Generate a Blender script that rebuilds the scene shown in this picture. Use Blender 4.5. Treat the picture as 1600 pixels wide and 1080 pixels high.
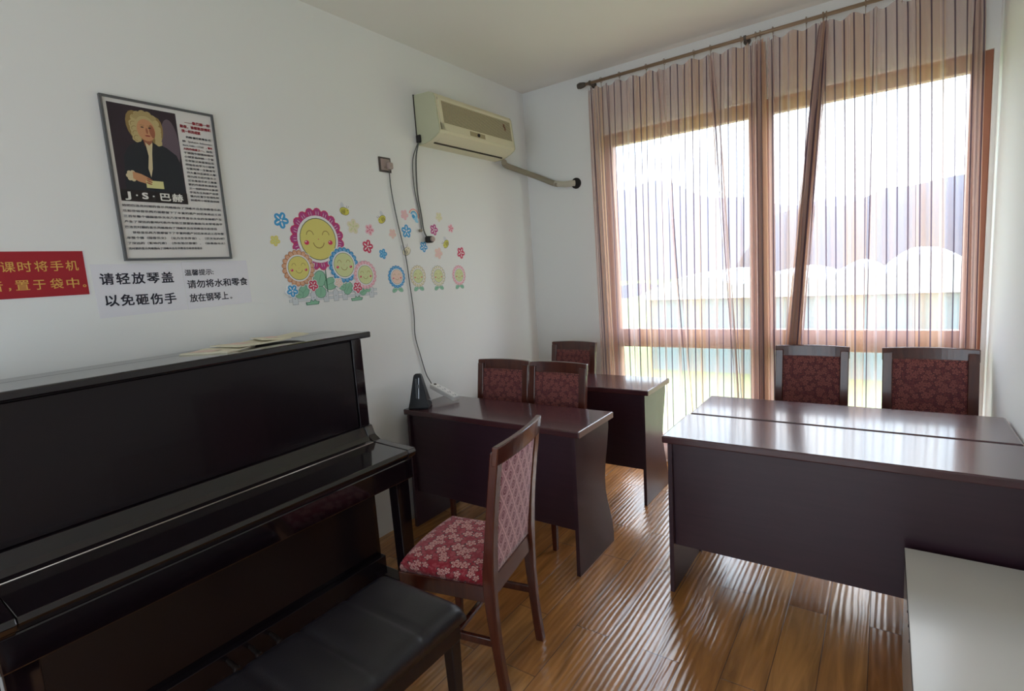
import bpy, bmesh, math, random
from mathutils import Vector, Matrix
C = bpy.context.scene.collection
S = bpy.context.scene
for o in list(bpy.data.objects): bpy.data.objects.remove(o)
PI = math.pi
random.seed(7)

def lin(c):
    f = lambda v: v/12.92 if v <= .04045 else ((v+.055)/1.055)**2.4
    return (f(c[0]), f(c[1]), f(c[2]), 1.0)
def rgb(r, g, b): return lin((r/255, g/255, b/255))

# ------------------------------------------------------------------ camera
CAM_H = 1.54
def make_camera():
    yaw, pitch, roll = 0.618358498, -0.130693029, -0.0691935801
    f = Vector((-math.sin(yaw)*math.cos(pitch), math.cos(yaw)*math.cos(pitch), math.sin(pitch)))
    r = Vector((math.cos(yaw), math.sin(yaw), 0)); u = r.cross(f)
    c, s = math.cos(roll), math.sin(roll)
    r2 = c*r + s*u; u2 = -s*r + c*u
    cd = bpy.data.cameras.new('camera'); co = bpy.data.objects.new('camera', cd); C.objects.link(co)
    m = Matrix((( r2.x, u2.x, -f.x, 0), (r2.y, u2.y, -f.y, 0), (r2.z, u2.z, -f.z, CAM_H), (0, 0, 0, 1)))
    co.matrix_world = m
    cd.sensor_width = 36; cd.lens = 826.886/1600*36; cd.shift_y = -6.218/1600
    cd.clip_start = .02; cd.clip_end = 500
    S.camera = co
make_camera()

# ------------------------------------------------------------------ world, exposure
S.view_settings.view_transform = 'Standard'
S.view_settings.look = 'None'
S.view_settings.gamma = 1
S.view_settings.exposure = 1.28
SKY_FRONT, SKY_BACK = 3.7, 1.5
ZENITH = 2.3
def make_world():
    w = bpy.data.worlds.new('world'); S.world = w; w.use_nodes = True
    n = w.node_tree.nodes; l = w.node_tree.links; n.clear()
    out = n.new('ShaderNodeOutputWorld'); bg = n.new('ShaderNodeBackground')
    tc = n.new('ShaderNodeTexCoord'); sep = n.new('ShaderNodeSeparateXYZ')
    l.new(tc.outputs['Generated'], sep.inputs[0])
    # blue towards the zenith, nearly white at the horizon, with soft cloud
    ramp = n.new('ShaderNodeValToRGB'); e = ramp.color_ramp.elements
    e[0].position = 0.0; e[0].color = (.74, .88, 1, 1); e[1].position = .7; e[1].color = (.58, .78, 1, 1)
    l.new(sep.outputs['Z'], ramp.inputs[0])
    noise = n.new('ShaderNodeTexNoise'); noise.inputs['Scale'].default_value = 5; noise.inputs['Detail'].default_value = 5
    l.new(tc.outputs['Generated'], noise.inputs['Vector'])
    cr = n.new('ShaderNodeValToRGB'); cr.color_ramp.elements[0].position = .45; cr.color_ramp.elements[1].position = .62
    l.new(noise.outputs[0], cr.inputs[0])
    mx = n.new('ShaderNodeMix'); mx.data_type = 'RGBA'
    l.new(cr.outputs[0], mx.inputs['Factor']); l.new(ramp.outputs[0], mx.inputs['A']); mx.inputs['B'].default_value = (.92, .96, 1, 1)
    # a slightly different sky behind the camera
    mr = n.new('ShaderNodeMapRange'); mr.inputs['From Min'].default_value = -.3; mr.inputs['From Max'].default_value = .5
    mr.inputs['To Min'].default_value = SKY_BACK; mr.inputs['To Max'].default_value = SKY_FRONT
    l.new(sep.outputs['Y'], mr.inputs['Value'])
    # and the sky brightens overhead, above anything the window shows
    mz = n.new('ShaderNodeMapRange'); mz.interpolation_type = 'SMOOTHSTEP'; mz.inputs['From Min'].default_value = .3; mz.inputs['From Max'].default_value = .75
    mz.inputs['To Min'].default_value = 1; mz.inputs['To Max'].default_value = ZENITH; l.new(sep.outputs['Z'], mz.inputs['Value'])
    mm = n.new('ShaderNodeMath'); mm.operation = 'MULTIPLY'; l.new(mr.outputs[0], mm.inputs[0]); l.new(mz.outputs[0], mm.inputs[1])
    l.new(mx.outputs['Result'], bg.inputs['Color']); l.new(mm.outputs[0], bg.inputs['Strength'])
    l.new(bg.outputs[0], out.inputs[0])
make_world()
def portal(name, loc, rot, sx, sy):
    d = bpy.data.lights.new(name, 'AREA'); d.shape = 'RECTANGLE'; d.size = sx; d.size_y = sy
    d.cycles.is_portal = True
    o = bpy.data.objects.new(name, d); C.objects.link(o); o.location = loc; o.rotation_euler = rot
XW, XR, YW, YB, ZC = -2.475, .462, 3.87, -2.2, 2.985      # left wall, right wall, window wall, rear wall, ceiling
portal('window_light', (-.68, YW+.16, 1.3), (-PI/2, 0, 0), 2.3, 2.45)   # light enters towards -y
portal('rear_fill_portal', (-1.0, YB-.16, 1.3), (PI/2, 0, 0), 2.4, 2.4)  # portal over the rear opening added for fill light

# ------------------------------------------------------------------ materials
M = {}
def newmat(name):
    m = bpy.data.materials.new(name); m.use_nodes = True; M[name] = m
    nt = m.node_tree; return m, nt.nodes, nt.links, nt.nodes['Principled BSDF']
def simple(name, col, rough=.5, metal=0, spec=.5, coat=0, bump=None, var=0):
    m, n, l, b = newmat(name)
    b.inputs['Base Color'].default_value = col; b.inputs['Roughness'].default_value = rough
    b.inputs['Metallic'].default_value = metal; b.inputs['Specular IOR Level'].default_value = spec
    b.inputs['Coat Weight'].default_value = coat; b.inputs['Coat Roughness'].default_value = .05
    if bump or var:
        tc = n.new('ShaderNodeTexCoord'); no = n.new('ShaderNodeTexNoise')
        no.inputs['Scale'].default_value = bump[0] if bump else 6; no.inputs['Detail'].default_value = 4
        l.new(tc.outputs['Object'], no.inputs['Vector'])
        if bump:
            bp = n.new('ShaderNodeBump'); bp.inputs['Strength'].default_value = bump[1]; bp.inputs['Distance'].default_value = .002
            l.new(no.outputs[0], bp.inputs['Height']); l.new(bp.outputs[0], b.inputs['Normal'])
        if var:
            mr = n.new('ShaderNodeMapRange'); mr.inputs['To Min'].default_value = 1-var; mr.inputs['To Max'].default_value = 1+var
            l.new(no.outputs[0], mr.inputs['Value'])
            vm = n.new('ShaderNodeVectorMath'); vm.operation = 'SCALE'; vm.inputs[0].default_value = col[:3]
            l.new(mr.outputs[0], vm.inputs['Scale']); l.new(vm.outputs[0], b.inputs['Base Color'])
    return m
def math_node(n, l, op, a, b=None, c=None):
    q = n.new('ShaderNodeMath'); q.operation = op
    for i, v in enumerate((a, b, c)):
        if v is None: continue
        if isinstance(v, (int, float)): q.inputs[i].default_value = v
        else: l.new(v, q.inputs[i])
    return q.outputs[0]
def mixc(n, l, fac, a, b):
    q = n.new('ShaderNodeMix'); q.data_type = 'RGBA'
    if isinstance(fac, (int, float)): q.inputs['Factor'].default_value = fac
    else: l.new(fac, q.inputs['Factor'])
    for k, v in (('A', a), ('B', b)):
        if isinstance(v, tuple): q.inputs[k].default_value = v
        else: l.new(v, q.inputs[k])
    return q.outputs['Result']

simple('wall_paint', rgb(238, 238, 236), .75, bump=(60, .05))
simple('ceiling_paint', rgb(236, 233, 226), .85)
simple('piano_black', rgb(20, 12, 17), .10, coat=.5)
simple('piano_panel', rgb(20, 12, 17), .26, spec=.35, coat=.1)
simple('piano_satin', rgb(26, 18, 22), .25)
simple('hinge_metal', rgb(190, 175, 165), .35, metal=.9)
simple('dark_metal', rgb(48, 38, 34), .5, metal=.6)
simple('leather_black', rgb(28, 25, 30), .32, bump=(260, .25))
simple('black_plastic', rgb(14, 16, 22), .45)
simple('black_rubber', rgb(25, 25, 27), .7)
simple('silver', rgb(200, 200, 205), .3, metal=.8)
simple('frame_grey', rgb(95, 96, 98), .4, metal=.3)
simple('paper', rgb(232, 230, 236), .8)
simple('poster_sheet', rgb(226, 222, 218), .6)
simple('cream_paper', rgb(232, 224, 198), .75, var=.25)
simple('ac_cream', rgb(222, 214, 184), .45)
simple('ac_side', rgb(192, 192, 162), .5)
simple('ac_slot', rgb(62, 54, 42), .8)
simple('ac_slat', rgb(205, 194, 160), .5)
simple('ac_badge', rgb(165, 150, 115), .5)
simple('ac_stain', rgb(120, 70, 40), .6)
simple('grey_cord', rgb(88, 88, 84), .6)
simple('pipe_tape', rgb(150, 140, 120), .7, bump=(40, .4))
simple('pipe_end', rgb(196, 190, 172), .7)
simple('hole_dark', rgb(40, 36, 34), .9)
simple('socket_frame', rgb(70, 60, 55), .5)
simple('socket_face', rgb(170, 150, 142), .5)
simple('white_plastic', rgb(228, 226, 224), .4)
simple('socket_grey', rgb(120, 122, 128), .5)
simple('window_brown', rgb(164, 108, 84), .4)
simple('rod_brown', rgb(152, 128, 104), .35, metal=.3)
simple('rod_finial', rgb(82, 74, 66), .5)
simple('laminate_white', rgb(214, 208, 200), .22)
simple('laminate_edge', rgb(70, 60, 60), .5)
simple('edge_trim', rgb(150, 120, 110), .3)
simple('red_sign', rgb(166, 22, 38), .5)
simple('gold_ink', rgb(226, 176, 88), .5)
simple('ink_black', rgb(26, 26, 44), .6)
simple('ink_red', rgb(150, 20, 40), .6)
simple('ink_white', rgb(235, 232, 225), .6)
simple('roof_white', rgb(250, 250, 250), .6)
simple('far_wall', rgb(124, 150, 162), .8)
simple('far_trim', rgb(92, 108, 118), .8)
for k, c in dict(s_white=(238, 236, 236), s_magenta=(184, 54, 130), s_yellow=(226, 214, 118), s_line=(70, 84, 50), s_smile=(150, 120, 50),
                 s_cheek=(214, 40, 90), s_tan=(222, 164, 122), s_tanline=(160, 90, 60), s_blue=(60, 160, 216), s_bluedark=(30, 92, 150),
                 s_pink=(216, 96, 128), s_pinkl=(240, 190, 200), s_cream=(232, 224, 196), s_green=(142, 196, 164), s_greend=(50, 110, 84),
                 s_palegreen=(214, 220, 160), s_red=(206, 36, 84), s_peach=(236, 206, 190), s_greyline=(110, 120, 118), s_bee=(214, 206, 80),
                 s_dark=(52, 48, 30), s_fence=(214, 218, 222), s_magl=(226, 130, 180), s_bluel=(150, 206, 236), s_rainb=(240, 150, 150),
                 p_bg=(48, 34, 44), p_bg2=(104, 88, 98), p_coat=(30, 34, 42), p_hair=(196, 176, 124), p_hair2=(150, 124, 74), p_skin=(206, 150, 108),
                 p_skin2=(160, 96, 70), p_lace=(216, 200, 160), p_sheet=(220, 214, 150), p_dark=(30, 22, 22), p_lip=(150, 60, 50)).items():
    simple(k, rgb(*c), .55)

def wood_mat(name, c1, c2, rough, scale=(3, 3, 40), coat=0, ior=1.5):
    m, n, l, b = newmat(name)
    tc = n.new('ShaderNodeTexCoord'); mp = n.new('ShaderNodeMapping'); mp.inputs['Scale'].default_value = scale
    no = n.new('ShaderNodeTexNoise'); no.inputs['Scale'].default_value = 1.6; no.inputs['Detail'].default_value = 6; no.inputs['Distortion'].default_value = .6
    l.new(tc.outputs['Object'], mp.inputs[0]); l.new(mp.outputs[0], no.inputs['Vector'])
    l.new(mixc(n, l, no.outputs[0], c1, c2), b.inputs['Base Color'])
    b.inputs['Roughness'].default_value = rough; b.inputs['Coat Weight'].default_value = coat; b.inputs['Coat Roughness'].default_value = .1; b.inputs['Coat IOR'].default_value = ior
    return m
wood_mat('desk_wood', rgb(44, 25, 35), rgb(60, 35, 46), .36, (2, 30, 30), coat=.2, ior=1.5)
wood_mat('desk_top_wood', rgb(58, 32, 38), rgb(84, 46, 50), .24, (2, 30, 30), coat=.6, ior=1.5)
wood_mat('chair_wood', rgb(52, 20, 20), rgb(100, 48, 32), .25, (25, 25, 3), coat=.4)

def floor_mat():
    m, n, l, b = newmat('floor_boards')
    tc = n.new('ShaderNodeTexCoord'); sep = n.new('ShaderNodeSeparateXYZ'); l.new(tc.outputs['Object'], sep.inputs[0])
    cmb = n.new('ShaderNodeCombineXYZ'); l.new(sep.outputs['Y'], cmb.inputs['X'])
    l.new(math_node(n, l, 'ADD', sep.outputs['X'], .025), cmb.inputs['Y'])
    br = n.new('ShaderNodeTexBrick'); l.new(cmb.outputs[0], br.inputs['Vector'])
    br.inputs['Scale'].default_value = 1; br.inputs['Brick Width'].default_value = .92; br.inputs['Row Height'].default_value = .149
    br.inputs['Mortar Size'].default_value = .0018; br.inputs['Mortar Smooth'].default_value = .2; br.offset = .37; br.offset_frequency = 2
    br.inputs['Color1'].default_value = rgb(178, 114, 58); br.inputs['Color2'].default_value = rgb(204, 144, 82); br.inputs['Mortar'].default_value = rgb(120, 84, 56)
    mp = n.new('ShaderNodeMapping'); mp.inputs['Scale'].default_value = (17, 1.8, 1); l.new(tc.outputs['Object'], mp.inputs[0])
    g = n.new('ShaderNodeTexNoise'); g.inputs['Scale'].default_value = 1; g.inputs['Detail'].default_value = 6; g.inputs['Distortion'].default_value = 1.2
    l.new(mp.outputs[0], g.inputs['Vector'])
    mr = n.new('ShaderNodeMapRange'); mr.inputs['From Min'].default_value = .3; mr.inputs['From Max'].default_value = .7
    mr.inputs['To Min'].default_value = .54; mr.inputs['To Max'].default_value = 1.16; l.new(g.outputs[0], mr.inputs['Value'])
    vm = n.new('ShaderNodeVectorMath'); vm.operation = 'SCALE'; l.new(br.outputs['Color'], vm.inputs[0]); l.new(mr.outputs[0], vm.inputs['Scale'])
    l.new(vm.outputs[0], b.inputs['Base Color'])
    # hand-scraped ripples along the boards, seams sunk
    mp2 = n.new('ShaderNodeMapping'); mp2.inputs['Scale'].default_value = (1, .16, 1); l.new(tc.outputs['Object'], mp2.inputs[0])
    off = n.new('ShaderNodeVectorMath'); off.operation = 'ADD'; l.new(mp2.outputs[0], off.inputs[0])
    sc = n.new('ShaderNodeVectorMath'); sc.operation = 'SCALE'; sc.inputs['Scale'].default_value = .35; l.new(br.outputs['Color'], sc.inputs[0]); l.new(sc.outputs[0], off.inputs[1])
    wv = n.new('ShaderNodeTexWave'); wv.wave_type = 'BANDS'; wv.bands_direction = 'X'; wv.inputs['Scale'].default_value = 13
    wv.inputs['Distortion'].default_value = 3.2; wv.inputs['Detail'].default_value = 2; wv.inputs['Detail Scale'].default_value = 1.3
    l.new(off.outputs[0], wv.inputs['Vector'])
    hh = math_node(n, l, 'MULTIPLY_ADD', br.outputs['Fac'], -1.5, wv.outputs['Fac'])
    bp = n.new('ShaderNodeBump'); bp.inputs['Strength'].default_value = .3; bp.inputs['Distance'].default_value = .0022
    l.new(hh, bp.inputs['Height']); l.new(bp.outputs[0], b.inputs['Normal'])
    b.inputs['Roughness'].default_value = .25; b.inputs['Specular IOR Level'].default_value = .7
    b.inputs['Coat Weight'].default_value = .6; b.inputs['Coat Roughness'].default_value = .17; b.inputs['Coat IOR'].default_value = 1.55; l.new(bp.outputs[0], b.inputs['Coat Normal'])
floor_mat()

def lattice_mat(name, dark, light, w=.052, h=.078, axes=('X', 'Z')):
    m, n, l, b = newmat(name)
    tc = n.new('ShaderNodeTexCoord'); sep = n.new('ShaderNodeSeparateXYZ'); l.new(tc.outputs['Object'], sep.inputs[0])
    no = n.new('ShaderNodeTexNoise'); no.inputs['Scale'].default_value = 90; l.new(tc.outputs['Object'], no.inputs['Vector'])
    x = math_node(n, l, 'DIVIDE', sep.outputs[axes[0]], w); z = math_node(n, l, 'DIVIDE', sep.outputs[axes[1]], h)
    a = math_node(n, l, 'ADD', x, z); c = math_node(n, l, 'SUBTRACT', x, z)
    jit = math_node(n, l, 'MULTIPLY_ADD', no.outputs[0], .16, -.08)
    fa = math_node(n, l, 'SUBTRACT', math_node(n, l, 'FRACT', a), .5); fb = math_node(n, l, 'SUBTRACT', math_node(n, l, 'FRACT', c), .5)
    r = math_node(n, l, 'ADD', math_node(n, l, 'SQRT', math_node(n, l, 'ADD', math_node(n, l, 'MULTIPLY', fa, fa), math_node(n, l, 'MULTIPLY', fb, fb))), jit)
    ma = math_node(n, l, 'MAXIMUM', math_node(n, l, 'ABSOLUTE', fa), math_node(n, l, 'ABSOLUTE', fb))
    lat = math_node(n, l, 'GREATER_THAN', math_node(n, l, 'ADD', ma, math_node(n, l, 'MULTIPLY', jit, .4)), .43)
    ring = math_node(n, l, 'LESS_THAN', math_node(n, l, 'ABSOLUTE', math_node(n, l, 'SUBTRACT', r, .31)), .045)
    inner = math_node(n, l, 'LESS_THAN', math_node(n, l, 'ABSOLUTE', math_node(n, l, 'SUBTRACT', r, .13)), .035)
    gap = math_node(n, l, 'GREATER_THAN', r, .37)
    msk = math_node(n, l, 'MAXIMUM', math_node(n, l, 'MAXIMUM', lat, math_node(n, l, 'MULTIPLY', ring, .85)), math_node(n, l, 'MAXIMUM', math_node(n, l, 'MULTIPLY', gap, .45), math_node(n, l, 'MULTIPLY', inner, .55)))
    l.new(mixc(n, l, msk, dark, light), b.inputs['Base Color'])
    b.inputs['Roughness'].default_value = .75; b.inputs['Sheen Weight'].default_value = .3
    bp = n.new('ShaderNodeBump'); bp.inputs['Strength'].default_value = .4; bp.inputs['Distance'].default_value = .001
    l.new(msk, bp.inputs['Height']); l.new(bp.outputs[0], b.inputs['Normal'])
lattice_mat('pink_lattice_fabric', rgb(130, 50, 70), rgb(222, 172, 178), .060, .092)
def floral(name, c_bg, c_bg2, c_petal, c_line, plane=('X', 'Y'), sc=24, R=.021, rough=.7, wrap=0):
    """scattered five-petal flowers with dark outlines over a mottled ground of small leaves"""
    m, n, l, b = newmat(name)
    tc = n.new('ShaderNodeTexCoord'); sp = n.new('ShaderNodeSeparateXYZ'); l.new(tc.outputs['Object'], sp.inputs[0])
    cb = n.new('ShaderNodeCombineXYZ')
    rest = [a for a in 'XYZ' if a not in plane][0]
    scl = math_node(n, l, 'MULTIPLY_ADD', sp.outputs[rest], -wrap, 1+wrap*.505)
    l.new(math_node(n, l, 'MULTIPLY', sp.outputs[plane[0]], scl), cb.inputs[0]); l.new(math_node(n, l, 'MULTIPLY', sp.outputs[plane[1]], scl), cb.inputs[1])
    d = n.new('ShaderNodeTexNoise'); d.inputs['Scale'].default_value = 40; d.inputs['Detail'].default_value = 2; l.new(cb.outputs[0], d.inputs['Vector'])
    ds = n.new('ShaderNodeVectorMath'); ds.operation = 'SCALE'; ds.inputs['Scale'].default_value = .008; l.new(d.outputs['Color'], ds.inputs[0])
    ad = n.new('ShaderNodeVectorMath'); l.new(cb.outputs[0], ad.inputs[0]); l.new(ds.outputs[0], ad.inputs[1])
    def layer(scale, rad, k, rot):
        v = n.new('ShaderNodeTexVoronoi'); v.voronoi_dimensions = '2D'; v.inputs['Scale'].default_value = scale; v.inputs['Randomness'].default_value = .75
        l.new(ad.outputs[0], v.inputs['Vector'])
        sb = n.new('ShaderNodeVectorMath'); sb.operation = 'SUBTRACT'; l.new(ad.outputs[0], sb.inputs[0]); l.new(v.outputs['Position'], sb.inputs[1])
        q = n.new('ShaderNodeSeparateXYZ'); l.new(sb.outputs[0], q.inputs[0]); sc_ = n.new('ShaderNodeSeparateColor'); l.new(v.outputs['Color'], sc_.inputs[0])
        th = math_node(n, l, 'ARCTAN2', q.outputs['Y'], q.outputs['X'])
        rr = math_node(n, l, 'SQRT', math_node(n, l, 'ADD', math_node(n, l, 'MULTIPLY', q.outputs['X'], q.outputs['X']), math_node(n, l, 'MULTIPLY', q.outputs['Y'], q.outputs['Y'])))
        pet = math_node(n, l, 'ABSOLUTE', math_node(n, l, 'COSINE', math_node(n, l, 'ADD', math_node(n, l, 'MULTIPLY', th, k/2), math_node(n, l, 'MULTIPLY', sc_.outputs[0], 6.28))))
        lim = math_node(n, l, 'MULTIPLY', math_node(n, l, 'MULTIPLY_ADD', pet, .6, .4), math_node(n, l, 'MULTIPLY_ADD', sc_.outputs[1], rad*.5, rad*.7))
        return math_node(n, l, 'DIVIDE', rr, lim)
    a = layer(sc, R, 5, 0); c = layer(sc*2.1, R*.5, 3, 1)
    col = mixc(n, l, math_node(n, l, 'LESS_THAN', c, 1.0), c_bg, c_bg2)
    col = mixc(n, l, math_node(n, l, 'LESS_THAN', a, 1.22), col, c_line)
    col = mixc(n, l, math_node(n, l, 'LESS_THAN', a, 1.0), col, c_petal)
    col = mixc(n, l, math_node(n, l, 'LESS_THAN', math_node(n, l, 'ABSOLUTE', math_node(n, l, 'SUBTRACT', a, .58)), .07), col, c_bg)
    col = mixc(n, l, math_node(n, l, 'LESS_THAN', a, .25), col, c_bg)
    l.new(col, b.inputs['Base Color']); b.inputs['Roughness'].default_value = rough; b.inputs['Sheen Weight'].default_value = .12
floral('red_leaf_fabric', rgb(136, 6, 32), rgb(152, 56, 64), rgb(202, 150, 142), rgb(48, 8, 20), ('X', 'Y'), 20, .022, wrap=6)
floral('maroon_damask_fabric', rgb(92, 34, 42), rgb(112, 50, 50), rgb(144, 80, 72), rgb(62, 22, 30), ('X', 'Z'), 30, .017)
def glass_mat():
    m, n, l, b = newmat('window_glass'); n.remove(b)
    out = n['Material Output']; t = n.new('ShaderNodeBsdfTransparent'); g = n.new('ShaderNodeBsdfGlossy'); g.inputs['Roughness'].default_value = .02
    t.inputs[0].default_value = (.95, .97, .97, 1)
    mx = n.new('ShaderNodeMixShader'); mx.inputs[0].default_value = .05
    l.new(t.outputs[0], mx.inputs[1]); l.new(g.outputs[0], mx.inputs[2]); l.new(mx.outputs[0], out.inputs[0])
glass_mat()
def curtain_mat():
    m, n, l, b = newmat('sheer_curtain'); n.remove(b); out = n['Material Output']
    uv = n.new('ShaderNodeUVMap'); uv.uv_map = 'cloth'; sep = n.new('ShaderNodeSeparateXYZ'); l.new(uv.outputs[0], sep.inputs[0]); u = sep.outputs['X']
    # woven stripes along the cloth: fine dark threads, a wider pale band now and then
    f1 = math_node(n, l, 'FRACT', math_node(n, l, 'DIVIDE', u, .054))
    thin = math_node(n, l, 'LESS_THAN', math_node(n, l, 'ABSOLUTE', math_node(n, l, 'SUBTRACT', f1, .5)), .075)
    f2 = math_node(n, l, 'FRACT', math_node(n, l, 'DIVIDE', u, .188))
    band = math_node(n, l, 'LESS_THAN', math_node(n, l, 'ABSOLUTE', math_node(n, l, 'SUBTRACT', f2, .3)), .05)
    f3 = math_node(n, l, 'FRACT', math_node(n, l, 'DIVIDE', u, .47))
    wide = math_node(n, l, 'LESS_THAN', math_node(n, l, 'ABSOLUTE', math_node(n, l, 'SUBTRACT', f3, .6)), .16)
    col = mixc(n, l, wide, rgb(222, 190, 180), rgb(224, 184, 158))
    col = mixc(n, l, thin, col, rgb(112, 94, 104))
    col = mixc(n, l, math_node(n, l, 'MULTIPLY', band, .5), col, rgb(226, 202, 194))
    base = math_node(n, l, 'ADD', .43, math_node(n, l, 'ADD', math_node(n, l, 'MULTIPLY', thin, .50), math_node(n, l, 'ADD', math_node(n, l, 'MULTIPLY', band, .14), math_node(n, l, 'MULTIPLY', wide, .07))))
    base = math_node(n, l, 'MINIMUM', base, .96)
    # cloth seen at a slant shows more thread: 1-(1-a)^(1/cos)
    ge = n.new('ShaderNodeNewGeometry'); dt = n.new('ShaderNodeVectorMath'); dt.operation = 'DOT_PRODUCT'
    l.new(ge.outputs['Normal'], dt.inputs[0]); l.new(ge.outputs['Incoming'], dt.inputs[1])
    cs = math_node(n, l, 'MAXIMUM', math_node(n, l, 'ABSOLUTE', dt.outputs['Value']), .12)
    al = math_node(n, l, 'SUBTRACT', 1, math_node(n, l, 'POWER', math_node(n, l, 'SUBTRACT', 1, base), math_node(n, l, 'DIVIDE', 1, cs)))
    tr = n.new('ShaderNodeBsdfTransparent'); df = n.new('ShaderNodeBsdfDiffuse'); tl = n.new('ShaderNodeBsdfTranslucent')
    l.new(col, df.inputs[0]); l.new(col, tl.inputs[0])
    m1 = n.new('ShaderNodeMixShader'); m1.inputs[0].default_value = .40; l.new(df.outputs[0], m1.inputs[1]); l.new(tl.outputs[0], m1.inputs[2])
    m2 = n.new('ShaderNodeMixShader'); l.new(al, m2.inputs[0]); l.new(tr.outputs[0], m2.inputs[1]); l.new(m1.outputs[0], m2.inputs[2])
    l.new(m2.outputs[0], out.inputs[0])
curtain_mat()
def ground_mat(name, c1, c2, sc):
    m, n, l, b = newmat(name); tc = n.new('ShaderNodeTexCoord'); no = n.new('ShaderNodeTexNoise'); no.inputs['Scale'].default_value = sc; no.inputs['Detail'].default_value = 5
    l.new(tc.outputs['Object'], no.inputs['Vector']); l.new(mixc(n, l, no.outputs[0], c1, c2), b.inputs['Base Color']); b.inputs['Roughness'].default_value = .95
    b.inputs['Specular IOR Level'].default_value = .1
ground_mat('grass_ground', rgb(120, 142, 84), rgb(156, 164, 124), .4)
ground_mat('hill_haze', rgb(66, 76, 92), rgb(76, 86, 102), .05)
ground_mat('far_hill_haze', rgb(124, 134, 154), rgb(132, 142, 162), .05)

# ------------------------------------------------------------------ mesh helpers
def box(bm, x0, x1, y0, y1, z0, z1, bev=0, seg=2):
    t = bmesh.new(); bmesh.ops.create_cube(t, size=1)
    for v in t.verts: v.co = Vector(((x0+x1)/2+v.co.x*(x1-x0), (y0+y1)/2+v.co.y*(y1-y0), (z0+z1)/2+v.co.z*(z1-z0)))
    if bev: bmesh.ops.bevel(t, geom=t.edges[:], offset=min(bev, .49*min(x1-x0, y1-y0, z1-z0)), segments=seg, profile=.5, affect='EDGES')
    merge(bm, t)
def merge(bm, t, mat=None):
    if mat is not None: t.transform(mat)
    me = bpy.data.meshes.new('tmp'); t.to_mesh(me); t.free(); bm.from_mesh(me); bpy.data.meshes.remove(me)
def prism(bm, pts, axis, a, b, bev=0):
    """extrude a closed outline along an axis: pts are the two other coordinates in xyz order"""
    t = bmesh.new()
    def P(p, w): return {'x': (w, p[0], p[1]), 'y': (p[0], w, p[1]), 'z': (p[0], p[1], w)}[axis]
    v0 = [t.verts.new(P(p, a)) for p in pts]; v1 = [t.verts.new(P(p, b)) for p in pts]
    t.faces.new(v0); t.faces.new(v1[::-1])
    for i in range(len(pts)): j = (i+1) % len(pts); t.faces.new((v0[j], v0[i], v1[i], v1[j]))
    bmesh.ops.recalc_face_normals(t, faces=t.faces[:])
    if bev: bmesh.ops.bevel(t, geom=t.edges[:], offset=bev, segments=2, profile=.5, affect='EDGES')
    merge(bm, t)
def tube(bm, pts, r, seg=10, cap=True, smooth=True):
    """round bar through the points; r a number or one per point"""
    pts = [Vector(p) for p in pts]
    if smooth and len(pts) > 2:
        q = []
        for i in range(len(pts)-1):
            p0 = pts[max(i-1, 0)]; p1 = pts[i]; p2 = pts[i+1]; p3 = pts[min(i+2, len(pts)-1)]
            for k in range(6):
                t = k/6; q.append(.5*((2*p1)+(-p0+p2)*t+(2*p0-5*p1+4*p2-p3)*t*t+(-p0+3*p1-3*p2+p3)*t**3))
        pts = q+[pts[-1]]
    R = r if isinstance(r, (list, tuple)) else [r]*len(pts)
    if len(R) != len(pts): R = [R[min(int(i*(len(R)-1)/(len(pts)-1)+.5), len(R)-1)] for i in range(len(pts))]
    rings = []; up = Vector((0, 0, 1))
    prev = None
    for i, p in enumerate(pts):
        d = (pts[min(i+1, len(pts)-1)]-pts[max(i-1, 0)]).normalized()
        if prev is None:
            a = d.cross(up if abs(d.z) < .9 else Vector((1, 0, 0))).normalized()
        else:
            a = (prev-d*prev.dot(d)).normalized()
        prev = a; b = d.cross(a)
        rings.append([bm.verts.new(p+R[i]*(math.cos(2*PI*k/seg)*a+math.sin(2*PI*k/seg)*b)) for k in range(seg)])
    for i in range(len(rings)-1):
        for k in range(seg):
            f = bm.faces.new((rings[i][k], rings[i][(k+1) % seg], rings[i+1][(k+1) % seg], rings[i+1][k])); f.smooth = True
    if cap: bm.faces.new(rings[0][::-1]); bm.faces.new(rings[-1])
def sweep(bm, sections):
    """connect closed cross-sections (lists of points of the same length)"""
    R = [[bm.verts.new(p) for p in s] for s in sections]; n = len(R[0])
    for i in range(len(R)-1):
        for k in range(n): bm.faces.new((R[i][k], R[i][(k+1) % n], R[i+1][(k+1) % n], R[i+1][k]))
    bm.faces.new(R[0][::-1]); bm.faces.new(R[-1])
    bmesh.ops.recalc_face_normals(bm, faces=bm.faces[:])
def disc(bm, c, r, h, axis='z', seg=24, r2=None):
    t = bmesh.new(); bmesh.ops.create_cone(t, cap_ends=True, segments=seg, radius1=r, radius2=r if r2 is None else r2, depth=h)
    rot = {'z': Matrix(), 'x': Matrix.Rotation(PI/2, 4, 'Y'), 'y': Matrix.Rotation(-PI/2, 4, 'X')}[axis]
    merge(bm, t, Matrix.Translation(c) @ rot)
def obj(name, bm, mats, parent=None, smooth=False, bev=0, subsurf=0, label=None):
    me = bpy.data.meshes.new(name)
    if smooth:
        for f in bm.faces: f.smooth = True
    bm.to_mesh(me); bm.free()
    for m in (mats if isinstance(mats, (list, tuple)) else [mats]): me.materials.append(M[m])
    o = bpy.data.objects.new(name, me); C.objects.link(o)
    if parent: o.parent = parent
    if bev:
        b = o.modifiers.new('bevel', 'BEVEL'); b.width = bev; b.segments = 2; b.limit_method = 'ANGLE'; b.angle_limit = .6
    if subsurf:
        s = o.modifiers.new('sub', 'SUBSURF'); s.levels = s.render_levels = subsurf
    if label: o['label'] = label
    return o
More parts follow.
